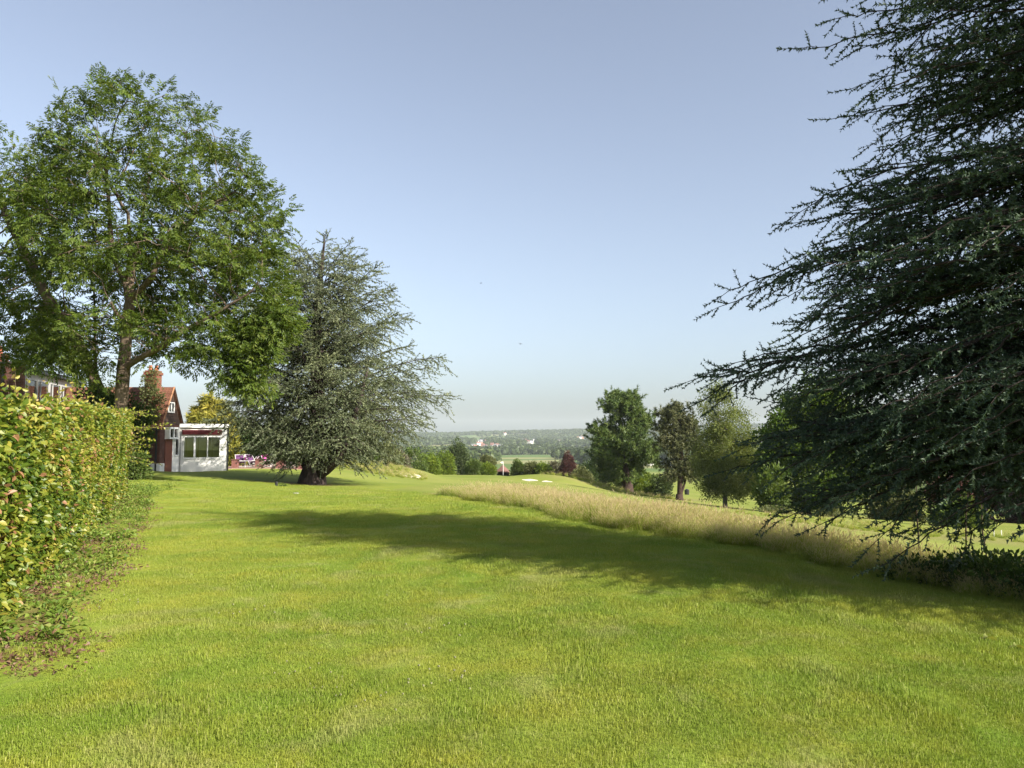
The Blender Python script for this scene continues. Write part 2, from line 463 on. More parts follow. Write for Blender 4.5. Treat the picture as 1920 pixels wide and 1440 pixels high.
# ------------------------------------------------------------------ self-contained instancing for uncountable stuff
def stuff_scatter(name, label, cat, templates, mats, pos, rot, scl, pick):
    """one object: its mesh holds the tuft shapes and the spots they grow on"""
    g = Geo(); tid = []
    for k, tg in enumerate(templates):
        v, f = np.concatenate(tg.V), np.concatenate(tg.Fc)
        g.V.append(v); g.Fc.append(f + g.n); g.n += len(v)
        g.R += tg.R; g.T += tg.T; g.M += tg.M
        tid.append(np.full(len(v), k))
    n = len(pos)
    g.V.append(np.asarray(pos)); g.n += n; g.R.append(np.zeros(n)); g.T.append(np.zeros(n))
    tid.append(np.full(n, -1)); tid = np.concatenate(tid)
    o = g.build(name, mats)
    me = o.data; m = len(me.vertices) - n
    for nm, typ, arr in (('tid', 'INT', tid), ('pick', 'INT', np.concatenate([np.zeros(m), pick])),
                         ('scl', 'FLOAT', np.concatenate([np.ones(m), scl]))):
        a = me.attributes.new(nm, typ, 'POINT')
        a.data.foreach_set('value', np.asarray(arr).astype(np.int32 if typ == 'INT' else np.float32))
    a = me.attributes.new('rot', 'FLOAT_VECTOR', 'POINT')
    a.data.foreach_set('vector', np.concatenate([np.zeros((m, 3)), rot]).astype(np.float32).ravel())
    ng = bpy.data.node_groups.new(name + '_scatter', 'GeometryNodeTree')
    ng.interface.new_socket('Geometry', in_out='INPUT', socket_type='NodeSocketGeometry')
    ng.interface.new_socket('Geometry', in_out='OUTPUT', socket_type='NodeSocketGeometry')
    gi, go = ng.nodes.new('NodeGroupInput'), ng.nodes.new('NodeGroupOutput')
    def named(nm, dt):
        x = ng.nodes.new('GeometryNodeInputNamedAttribute'); x.data_type = dt; x.inputs['Name'].default_value = nm
        return [s for s in x.outputs if s.enabled and s.name == 'Attribute'][0]
    def sep(k):
        c = ng.nodes.new('FunctionNodeCompare'); c.data_type = 'INT'; c.operation = 'EQUAL'
        ins = [s for s in c.inputs if s.enabled]
        ng.links.new(named('tid', 'INT'), ins[0]); ins[1].default_value = k
        s = ng.nodes.new('GeometryNodeSeparateGeometry'); s.domain = 'POINT'
        ng.links.new(gi.outputs[0], s.inputs['Geometry']); ng.links.new(c.outputs[0], s.inputs['Selection'])
        return s.outputs['Selection']
    ji = ng.nodes.new('GeometryNodeJoinGeometry')
    for k in range(len(templates)):
        ti = ng.nodes.new('GeometryNodeGeometryToInstance')
        ng.links.new(sep(k), ti.inputs[0]); ng.links.new(ti.outputs[0], ji.inputs[0])
    iop = ng.nodes.new('GeometryNodeInstanceOnPoints')
    ng.links.new(sep(-1), iop.inputs['Points']); ng.links.new(ji.outputs[0], iop.inputs['Instance'])
    iop.inputs['Pick Instance'].default_value = True
    ng.links.new(named('pick', 'INT'), iop.inputs['Instance Index'])
    er = ng.nodes.new('FunctionNodeEulerToRotation')
    ng.links.new(named('rot', 'FLOAT_VECTOR'), er.inputs[0]); ng.links.new(er.outputs[0], iop.inputs['Rotation'])
    ng.links.new(named('scl', 'FLOAT'), iop.inputs['Scale'])
    ng.links.new(iop.outputs[0], go.inputs[0])
    md = o.modifiers.new('scatter', 'NODES'); md.node_group = ng
    return tag(o, label, cat, kind='stuff')

def grass_patch(n, rad, h0, h1, wid, lean, seed, segs=2, head=0.0):
    """a round tuft patch, thinning towards its rim"""
    r = np.random.default_rng(seed)
    g = Geo()
    a = r.random(n) * 2 * pi; d = rad * np.sqrt(r.random(n)) * (0.55 + .6 * r.random(n))
    bx, by = d * np.cos(a), d * np.sin(a)
    h = h0 + (h1 - h0) * r.random(n) ** 1.3
    la = r.random(n) * 2 * pi; ln = lean * r.random(n) * h
    lx, ly = np.cos(la) * ln, np.sin(la) * ln
    wa = r.random(n) * pi; wx, wy = np.cos(wa) * wid, np.sin(wa) * wid
    w = .6 + .7 * r.random(n)
    rn = r.random(n)
    z0 = -0.02
    P = [np.stack([bx - wx * w, by - wy * w, np.full(n, z0)], -1), np.stack([bx + wx * w, by + wy * w, np.full(n, z0)], -1),
         np.stack([bx + lx * .4 - wx * w * .7, by + ly * .4 - wy * w * .7, h * .6], -1), np.stack([bx + lx * .4 + wx * w * .7, by + ly * .4 + wy * w * .7, h * .6], -1),
         np.stack([bx + lx, by + ly, h * (1 - .25 * lean * .5)], -1)]
    V = np.stack(P, 1).reshape(-1, 3)
    f = np.array([[0, 1, 3], [0, 3, 2], [2, 3, 4]])
    Fc = (np.arange(n) * 5)[:, None, None] + f[None]
    t = np.tile([0, 0, .6, .6, 1.0], n)
    g.add(V, Fc.reshape(-1, 3), rnd=np.repeat(rn, 5), t=t)
    if head:
        m = int(n * head); k = r.permutation(n)[:m]
        top = np.stack([bx + lx, by + ly, h * (1 - .125 * lean)], -1)[k]
        dr = np.stack([lx * .6, ly * .6, h * .5], -1)[k]; dr /= np.linalg.norm(dr, axis=1, keepdims=True)
        L = (.10 + .08 * r.random(m))[:, None]
        wv = np.stack([np.cos(wa[k]), np.sin(wa[k]), 0 * wa[k]], -1) * .009
        wv2 = np.stack([-np.sin(wa[k]), np.cos(wa[k]), 0 * wa[k]], -1) * .009
        base = top - dr * L * .5
        V = np.stack([base, base + dr * L * .4 + wv, base + dr * L, base + dr * L * .4 - wv, base + dr * L * .4 + wv2, base + dr * L * .4 - wv2], 1).reshape(-1, 3)
        Fc = (np.arange(m) * 6)[:, None, None] + np.array([[0, 1, 2], [0, 2, 3], [0, 4, 2], [0, 2, 5]])[None]
        g.add(V, Fc.reshape(-1, 3), rnd=np.repeat(rn[k], 6), t=1.6)
    return g

def blade_mat(name, g1, g2, dry, dryamt, straw=None, transl=.3):
    m, nt, out = mat_new(name)
    c = lawn_colour(nt, g1, g2, dry, dryamt)
    rn = attr(nt, 'rnd')
    c = mixc(nt, ramp(nt, rn, [(.0, (.5, .5, .5)), (.45, (0, 0, 0))]), c, tuple(x * .6 for x in g1))
    c = mixc(nt, ramp(nt, rn, [(.84, (0, 0, 0)), (1.0, (.75, .75, .75))]), c, (dry[0] * 1.1, dry[1] * 1.15, dry[2]))
    if straw:
        t = attr(nt, 't')
        c = mixc(nt, ramp(nt, t, [(.50, (0, 0, 0)), (1.0, (1, 1, 1))]), c, straw[0])
        c = mixc(nt, ramp(nt, math_n(nt, 'SUBTRACT', t, .6), [(.4, (0, 0, 0)), (.6, (1, 1, 1))]), c, straw[1])
    p = nd(nt, 'ShaderNodeBsdfPrincipled', Roughness=.55); p.inputs['Specular IOR Level'].default_value = .25
    nt.links.new(c, p.inputs['Base Color'])
    tr = nd(nt, 'ShaderNodeBsdfTranslucent'); nt.links.new(mixc(nt, 1.0, c, (1.15, 1.15, .7), 'MULTIPLY'), tr.inputs['Color'])
    mx = nd(nt, 'ShaderNodeMixShader'); mx.inputs[0].default_value = transl
    nt.links.new(p.outputs[0], mx.inputs[1]); nt.links.new(tr.outputs[0], mx.inputs[2])
    nt.links.new(mx.outputs[0], out.inputs[0])
    return m

def lawn():
    t = [grass_patch(2700, .42, .005, .0165, .0014, 1.9, 31 + k) for k in range(4)]
    pts, sc = [], []
    def fill(y0, y1, sp, s):
        xs = np.arange(-.78 * y1 - 1.5, .78 * y1 + 1.5, sp); ys = np.arange(y0, y1, sp)
        X, Y = np.meshgrid(xs, ys); X = X.ravel(); Y = Y.ravel()
        X = X + (RNG.random(len(X)) - .5) * sp; Y = Y + (RNG.random(len(Y)) - .5) * sp
        k = (np.abs(X) < .76 * Y + 1.2) & (strip_back(X, Y) < .25)
        sH, w = hedge_dist(X, Y)
        k &= ~((w < .35) & (sH < 1.02))
        # worn, leaf-littered verge by the hedge
        k &= ~((w < 1.5) & (sH < 1.0) & (Y > 5.2) & (fbm(X * 1.6, Y * 1.6, 3) > .36 + w * .30))
        pts.append(np.stack([X[k], Y[k]], -1)); sc.append(np.full(k.sum(), s))
    fill(2.8, 9, .27, 1.0); fill(9, 17, .36, 1.15); fill(17, 34, .7, 1.6)
    P = np.concatenate(pts); S = np.concatenate(sc)
    S = S * (.8 + .5 * RNG.random(len(S))) * (.85 + .35 * fbm(P[:, 0] * .8, P[:, 1] * .8, 2))
    z = ground(P[:, 0], P[:, 1])
    n = len(P)
    rot = np.stack([(RNG.random(n) - .5) * .1, (RNG.random(n) - .5) * .1, RNG.random(n) * 6.28], -1)
    stuff_scatter('lawn_grass', 'short mown lawn grass covering the foreground', 'grass', t,
                  blade_mat('lawn_blades', G1, G2, DRY, .75), np.column_stack([P, z]), rot, S, RNG.integers(0, 4, n))
lawn()

def meadow():
    t = [grass_patch(200, .36, .22, .92, .0042, .95, 61 + k, head=.40) for k in range(3)]
    t += [grass_patch(200, .34, .15, .45, .006, .8, 71 + k) for k in range(2)]
    n = 1750
    s = RNG.random(n) ** .85; w = RNG.random(n) * np.where(s > .65, 2.4, 3.6) + (fbm(s * 40, s * 0 + 2., 3) - .5) * .7
    taper = np.clip(s / .07, .15, 1)
    x, y = strip_pos(s, w * taper + .05)
    S = (.40 + .26 * RNG.random(n)) * (.65 + .35 * taper) * np.clip(.62 + w * .6, .62, 1.05) * np.interp(s, [0, .6, .75, .9], [1.0, 1.0, .86, .74]) * (.75 + .5 * fbm(s * 30, w * .8, 3))
    pk = np.where(RNG.random(n) < np.where(w < .45, .22, .72), RNG.integers(0, 3, n), RNG.integers(3, 5, n))
    px = CX + F * x / np.maximum(y, 1)
    k = (px < 2150)
    x, y, S, pk = x[k], y[k], S[k], pk[k]
    # far rough banks
    ex, ey, es = [], [], []
    def bank(u, v, yy, rx, ry, m, sc):
        p = at(u, v, yy); a = RNG.random(m) * 6.28; d = np.sqrt(RNG.random(m))
        ex.extend(p[0] + rx * d * np.cos(a)); ey.extend(p[1] + ry * d * np.sin(a)); es.extend(sc * (.7 + .6 * RNG.random(m)))
    bank(690, 886, 67, 4.5, 4.0, 190, .55); bank(740, 890, 66, 3, 3, 80, .5)
    for q in range(9): bank(1032 + 27 * q, 900 + 3.6 * q, 105 - .8 * q, 3.5, 3.0, 40, .6)
    bank(1750, 1012, 36, 7, 3, 120, .45); bank(1500, 975, 45, 8, 3, 120, .35)
    x, y = np.concatenate([x, ex]), np.concatenate([y, ey]); S = np.concatenate([S, es])
    pk = np.concatenate([pk, RNG.integers(0, 3, len(ex))])
    n = len(x); z = ground(x, y)
    rot = np.stack([(RNG.random(n) - .5) * .25, (RNG.random(n) - .5) * .25 - .08, RNG.random(n) * 6.28], -1)
    stuff_scatter('meadow_grass', 'tall straw-coloured seeding grass in an unmown strip', 'grass', t,
                  blade_mat('meadow_blades', (.17, .25, .028), (.26, .31, .04), (.33, .31, .10), .3,
                            straw=((.44, .42, .15), (.50, .41, .25)), transl=.35),
                  np.column_stack([x, y, z]), rot, S, pk)
meadow()

# ------------------------------------------------------------------ foliage shapes
def basis(d, roll=None, up_bias=False):
    """matrices whose x axis is d"""
    d = d / (np.linalg.norm(d, axis=1, keepdims=True) + 1e-9)
    ref = np.where(np.abs(d[:, 2:3]) > .95, [[1., 0, 0]], [[0, 0, 1.]])
    y = np.cross(ref, d); y /= np.linalg.norm(y, axis=1, keepdims=True) + 1e-9
    z = np.cross(d, y)
    if roll is not None:
        c, s = np.cos(roll)[:, None], np.sin(roll)[:, None]
        y, z = y * c + z * s, z * c - y * s
    return np.stack([d, y, z], -1)
def leaf_shape(L, W, fold=.25, hexa=False):
    if hexa:
        v = [[0, 0, 0], [.32 * L, W * .5, fold * W], [.72 * L, W * .36, fold * W * .7], [L, 0, -.06 * L], [.72 * L, -W * .36, fold * W * .7], [.32 * L, -W * .5, fold * W]]
        return np.array(v), np.array([[0, 3, 2], [0, 2, 1], [0, 5, 4], [0, 4, 3]])
    v = [[0, 0, 0], [.45 * L, W * .5, fold * W], [L, 0, -.05 * L], [.45 * L, -W * .5, fold * W]]
    return np.array(v), np.array([[0, 2, 1], [0, 3, 2]])
def rand_dirs(n, r):
    d = r.normal(size=(n, 3)); return d / np.linalg.norm(d, axis=1, keepdims=True)
def spray_ash(seed, leaflet=.145, w=.060, nl=5, span=.55):
    """a twig end with pinnate leaves"""
    r = np.random.default_rng(seed); g = Geo(); lv, lf = leaf_shape(leaflet, w)
    for i in range(nl):
        base = np.array([span * i / nl * .8, 0, 0])
        yaw = (i % 2 * 2 - 1) * (.6 + .7 * r.random()) if i < nl - 1 else 0
        pit = -.35 + .6 * r.random()
        d = np.array([cos(yaw) * cos(pit), sin(yaw) * cos(pit), sin(pit)])
        side = np.array([-sin(yaw), cos(yaw), 0])
        L = .26 + .10 * r.random()
        pos, dirs = [], []
        for k in range(3):
            for s in (-1, 1):
                pos.append(base + d * L * (.35 + .25 * k) + np.array([0, 0, -.05 * k * L])); dirs.append(d * .7 + s * side * .75 + np.array([0, 0, -.25 - .2 * r.random()]))
        pos.append(base + d * L * .95); dirs.append(d + np.array([0, 0, -.4]))
        pos, dirs = np.array(pos), np.array(dirs)
        g.scatter(lv, lf, basis(dirs, (r.random(len(pos)) - .5) * 1.2), pos, r.random(len(pos)))
    return g
def spray_leafy(seed, n, L, W, spread, flat=.6):
    """a loose cluster of simple leaves"""
    r = np.random.default_rng(seed); g = Geo(); lv, lf = leaf_shape(L, W)
    d = rand_dirs(n, r); pos = d * spread * (r.random((n, 1)) ** .5) * np.array([1, 1, flat])
    dirs = d + np.array([.6, 0, -.15]); 
    g.scatter(lv, lf, basis(dirs, (r.random(n) - .5) * 2.2), pos, r.random(n))
    return g
def spray_needle(seed, n, L, W, back=.4):
    """a brush of needles round a shoot"""
    r = np.random.default_rng(seed); g = Geo()
    a = r.random(n) * 6.28; el = -.2 + 1.4 * r.random(n)
    d = np.stack([np.sin(el), np.cos(el) * np.cos(a), np.cos(el) * np.sin(a)], -1)
    x0 = -L * back + L * 1.3 * r.random(n)
    s = np.cross(d, rand_dirs(n, r)); s /= np.linalg.norm(s, axis=1, keepdims=True)
    b = np.stack([x0, 0 * x0, 0 * x0], -1)
    ll = L * (.7 + .5 * r.random((n, 1)))
    V = np.stack([b - s * W * .5, b + s * W * .5, b + d * ll], 1).reshape(-1, 3)
    g.add(V, np.arange(3 * n).reshape(-1, 3), rnd=np.repeat(r.random(n), 3))
    return g
def flat_of(g):
    return np.concatenate(g.V), np.concatenate(g.Fc), np.concatenate(g.R)
def scatter_sprays(G, temps, pos, dirs, scale, roll, rnd_amt=.6, mat=0, r=RNG):
    pick = r.integers(0, len(temps), len(pos))
    B = basis(dirs, roll) * scale[:, None, None]
    for k, tg in enumerate(temps):
        v, f, rn = flat_of(tg); m = pick == k; N = m.sum()
        if not N: continue
        off = r.random(N)
        rr = np.clip(rn[None] * rnd_amt + off[:, None] * (1 - rnd_amt), 0, 1)
        P = np.einsum('nij,vj->nvi', B[m], v) + pos[m][:, None]
        Fc = (np.arange(N) * len(v))[:, None, None] + f[None]
        G.add(P.reshape(-1, 3), Fc.reshape(-1, 3), rnd=rr.ravel(), mat=mat)

def row_interp(rows, v):
    rows = sorted(rows); vs = [r[0] for r in rows]
    return np.interp(v, vs, [r[1] for r in rows]), np.interp(v, vs, [r[2] for r in rows])
def crown_points(rows, y0, n, depth=.8, shell=.45, clumps=0, csig=.10, seed=1):
    """points through a crown whose width at each height is given by rows (v, uL, uR)"""
    r = np.random.default_rng(seed)
    vs = np.array(sorted(x[0] for x in rows))
    grid = np.linspace(vs[0], vs[-1], 60); gl, gr = row_interp(rows, grid)
    wts = np.maximum(gr - gl, 2) ** 1.6; wts /= wts.sum()
    wmax = (gr - gl).max()
    def sample(m):
        i = r.choice(60, m, p=wts); v = grid[i] + (r.random(m) - .5) * (grid[1] - grid[0])
        l, rt = row_interp(rows, v); c, h = (l + rt) / 2, (rt - l) / 2
        a = r.random(m) * 2 * pi; d = r.random(m) ** shell
        return np.stack([c + h * d * np.cos(a), v, h * d * np.sin(a) * depth], -1)
    if clumps:
        C = sample(clumps); sg = wmax * csig
        P = C[r.integers(0, clumps, n * 2)] + r.normal(size=(n * 2, 3)) * sg * np.array([1, .8, 1])
        l, rt = row_interp(rows, P[:, 1])
        c, h = (l + rt) / 2, (rt - l) / 2 + 1e-6
        ok = (((P[:, 0] - c) / h) ** 2 + (P[:, 2] / (h * depth)) ** 2 < 1.06) & (P[:, 1] > vs[0] - 3) & (P[:, 1] < vs[-1] + 3)
        P = P[ok][:n]
    else:
        P = sample(n)
    k = y0 / F
    out = np.array([at(u, v, y0) for u, v, _ in P]) if len(P) < 1 else None
    xc, yc = (P[:, 0] - CX) / F, (CY - P[:, 1]) / F
    dy = cos(PITCH) - sin(PITCH) * yc; dz = sin(PITCH) + cos(PITCH) * yc
    return np.stack([xc / dy * y0, y0 + P[:, 2] * k, EYE + dz / dy * y0], -1)

def colonize(A, init, step, di, dk, iters=160, grav=0.0, seed=3):
    """grow limbs from init (list of polylines) towards the points A"""
    r = np.random.default_rng(seed)
    N = [p for p in init[0]]; par = [-1] + list(range(len(init[0]) - 1))
    for pl in init[1:]:
        d = [np.linalg.norm(np.array(q) - pl[0]) for q in N]; last = int(np.argmin(d))
        for p in pl[1:]:
            N.append(p); par.append(last); last = len(N) - 1
    N = [np.array(p, float) for p in N]
    nearest = np.zeros(len(A), int); nd_ = np.full(len(A), 1e9); alive = np.ones(len(A), bool)
    def upd(idx):
        for i in idx:
            d = np.linalg.norm(A - N[i], axis=1); k = d < nd_
            nd_[k] = d[k]; nearest[k] = i
    upd(range(len(N)))
    for it in range(iters):
        alive &= nd_ > dk
        act = alive & (nd_ < di * (4 if it < 4 else 1))
        if not act.any():
            if not alive.any(): break
            act = alive & (nd_ < di * 3)
            if not act.any(): break
        idx = np.unique(nearest[act]); new = []
        for i in idx:
            v = A[act & (nearest == i)] - N[i]
            v = (v / (np.linalg.norm(v, axis=1, keepdims=True) + 1e-9)).sum(0)
            v = v / (np.linalg.norm(v) + 1e-9) + r.normal(size=3) * .13 + np.array([0, 0, grav])
            q = N[i] + v / (np.linalg.norm(v) + 1e-9) * step
            N.append(q); par.append(i); new.append(len(N) - 1)
        upd(new)
        if len(N) > 9000: break
    N = np.array(N); par = np.array(par)
    kids = [[] for _ in N]
    for i, p in enumerate(par):
        if p >= 0: kids[p].append(i)
    return N, par, kids
def limb_radii(N, par, kids, tip=.006, ex=2.2, base=None):
    R = np.zeros(len(N))
    for i in range(len(N) - 1, -1, -1):
        R[i] = tip if not kids[i] else (sum(R[k] ** ex for k in kids[i])) ** (1 / ex)
    if base:
        f = log(base / tip) / log(max(R[0], tip * 1.01) / tip)
        R = tip * (R / tip) ** f
    return R
def limbs_geo(G, N, par, R, k=8, thin=.035, mat=0):
    i = np.arange(len(N)); m = par >= 0
    c, p = i[m], par[m]
    big = R[c] > thin
    for sel, kk in ((big, k), (~big, 3)):
        cc, pp = c[sel], p[sel]
        if len(cc) == 0: continue
        r0 = np.minimum(R[pp], R[cc] * 1.35)
        d = N[cc] - N[pp]
        G.segs(N[pp] - d * .06, N[cc] + d * .06, r0, R[cc], k=kk, mat=mat)

def px_path(pts, y0):
    """(u, v, depth offset) list to places"""
    return [at(u, v, y0 + d) for u, v, d in pts]
def subdiv(path, step):
    path = [np.array(p, float) for p in path]; out = [path[0]]
    for a, b in zip(path[:-1], path[1:]):
        n = max(1, int(np.linalg.norm(b - a) / step))
        for k in range(1, n + 1): out.append(a + (b - a) * k / n)
    return out

def broadleaf(name, label, cat, group, y0, rows, init, barkm, leafm, temps, npts=900, clumps=40, step=.5, di=3., dk=.9,
              base_r=.3, sprays=1.5, scale=(.8, 1.2), depth=.8, seed=1, csig=.10, tip=.01, shell=.45, extra=None, droop=0.0, grav=0.0, fill=0, fill_extra=0, clear=None):
    r = np.random.default_rng(seed)
    A = crown_points(rows, y0, npts, depth, shell, clumps, csig, seed)
    if extra is not None: A = np.vstack([A, extra])
    N, par, kids = colonize(A, [subdiv(p, step) for p in init], step, di, dk, grav=grav, seed=seed)
    R = limb_radii(N, par, kids, tip=tip, base=base_r)
    root = N[0].copy()
    o = thing(name, label, cat, root, group)
    G = Geo(); limbs_geo(G, N, par, R)
    # root flare
    G.tube([N[0] + [0, 0, -.5], N[0] + [0, 0, .02], N[0] + [0, 0, base_r * 2]], [base_r * 1.45, base_r * 1.25, base_r * 1.0], k=9)
    G.V = [v - root for v in G.V]
    G.build('trunk', barkm, o, smooth=True)
    tips = np.array([i for i in range(len(N)) if R[i] < tip * 2.6 and par[i] >= 0])
    m = int(len(tips) * sprays)
    idx = tips[r.integers(0, len(tips), m)]
    dirs = N[idx] - N[par[idx]]; dirs = dirs / (np.linalg.norm(dirs, axis=1, keepdims=True) + 1e-9)
    dirs = dirs + r.normal(size=dirs.shape) * .55 + np.array([0, 0, -droop])
    pos = N[idx] + r.normal(size=(m, 3)) * step * .45
    if fill_extra:
        q = np.repeat(extra, fill_extra, 0) + r.normal(size=(len(extra) * fill_extra, 3)) * step * .6
        pos = np.vstack([pos, q]); dirs = np.vstack([dirs, r.normal(size=q.shape) * .6 + np.array([.3, -.2, -.3])]); m = len(pos)
    if fill:
        q = np.repeat(A, fill, 0) + r.normal(size=(len(A) * fill, 3)) * step * .55
        dq = q - (A.mean(0) - [0, 0, np.ptp(A[:, 2]) * .3]); dq /= np.linalg.norm(dq, axis=1, keepdims=True)
        pos = np.vstack([pos, q]); dirs = np.vstack([dirs, dq + r.normal(size=dq.shape) * .4 + np.array([0, 0, -droop])]); m = len(pos)
    if clear:      # the open heart of the crown, where the limbs show
        (ux0, ux1), (vy0, vy1), ymax = clear
        uu, vv = CX + F * pos[:, 0] / pos[:, 1], HV - F * (pos[:, 2] - EYE) / pos[:, 1]
        k = ~((uu > ux0) & (uu < ux1) & (vv > vy0) & (vv < vy1) & (pos[:, 1] < ymax) & (r.random(m) < .75))
        pos, dirs, m = pos[k], dirs[k], int(k.sum())
    L = Geo()
    scatter_sprays(L, temps, pos - root, dirs, scale[0] + (scale[1] - scale[0]) * r.random(m), (r.random(m) - .5) * 1.4, r=r)
    L.build('crown', leafm, o)
    return o

def shrub(name, label, cat, group, y0, rows, leafm, temps, n=260, scale=(.8, 1.2), depth=.9, seed=1, shell=.3, stems=5, barkm=None, base_v=None, clumps=14, csig=.16, part='crown'):
    """a bush: a few stems under a shell of leaf clusters"""
    r = np.random.default_rng(seed)
    P = np.vstack([crown_points(rows, y0, n * 2 // 3, depth, shell, clumps, csig, seed), crown_points(rows, y0, n // 3, depth, shell, 0, 0, seed + 50)])
    c = P.mean(0); bx, by = c[0], c[1]
    zb = min(P[:, 2].min() - .05, gz(bx, by)) if base_v is None else at(CX, base_v, y0)[2]
    root = np.array([bx, by, zb])
    o = thing(name, label, cat, root, group)
    G = Geo()
    for k in range(stems):
        q = P[r.integers(0, len(P))]
        G.tube(np.array([root + r.normal(size=3) * .08 * [1, 1, 0], root * .55 + q * .45 + r.normal(size=3) * .1, q]) - root, np.array([.06, .04, .012]) * (1 + y0 / 80), k=5)
    G.build('stem', barkm or BARK['brown'], o, smooth=True)
    dirs = P - (c - [0, 0, (c[2] - zb) * .6]) + r.normal(size=P.shape) * .4
    L = Geo()
    scatter_sprays(L, temps, P - root, dirs, scale[0] + (scale[1] - scale[0]) * r.random(len(P)), (r.random(len(P)) - .5) * 3, r=r)
    L.build(part, leafm, o)
    return o

BARK = {
 'ash': bark_mat('ash_bark', (.15, .115, .085), (.085, .062, .045)),
 'brown': bark_mat('brown_bark', (.07, .05, .035), (.035, .026, .02)),
 'cedar': bark_mat('cedar_bark', (.060, .045, .040), (.028, .022, .022)),
 'pine': bark_mat('pine_bark', (.065, .042, .034), (.032, .022, .02)),
 'pale': bark_mat('pale_bark', (.26, .23, .20), (.12, .10, .085)),
}

# ------------------------------------------------------------------ cedars
def cedar_shoot(L, sp, per, nl, nw, seed):
    r = np.random.default_rng(seed); g = Geo()
    g.segs(np.array([[0, 0, 0.]]), np.array([[L, 0, 0]]), np.array([.005]) * nl / .03, np.array([.0015]) * nl / .03, k=3, rnd=.5)
    n = max(2, int(L / sp)) * per
    x = np.repeat(np.linspace(.04 * L, L * .98, n // per), per)
    a = np.tile(np.arange(per) * 2 * pi / per, n // per) + np.repeat(r.random(n // per) * 6.28, per)
    x = np.clip(x + (r.random(n) - .5) * sp * 1.6, 0, L)
    el = .25 + .75 * r.random(n)
    d = np.stack([np.sin(el), np.cos(el) * np.cos(a), np.cos(el) * np.sin(a)], -1)
    s = np.cross(d, rand_dirs(n, r)); s /= np.linalg.norm(s, axis=1, keepdims=True)
    b = np.stack([x, 0 * x, 0 * x], -1)
    ll = nl * (.75 + .5 * r.random((n, 1)))
    V = np.stack([b - s * nw * .5, b + s * nw * .5, b + d * ll], 1).reshape(-1, 3)
    g.add(V, np.arange(3 * n).reshape(-1, 3), rnd=np.repeat(r.random(n), 3))
    return g

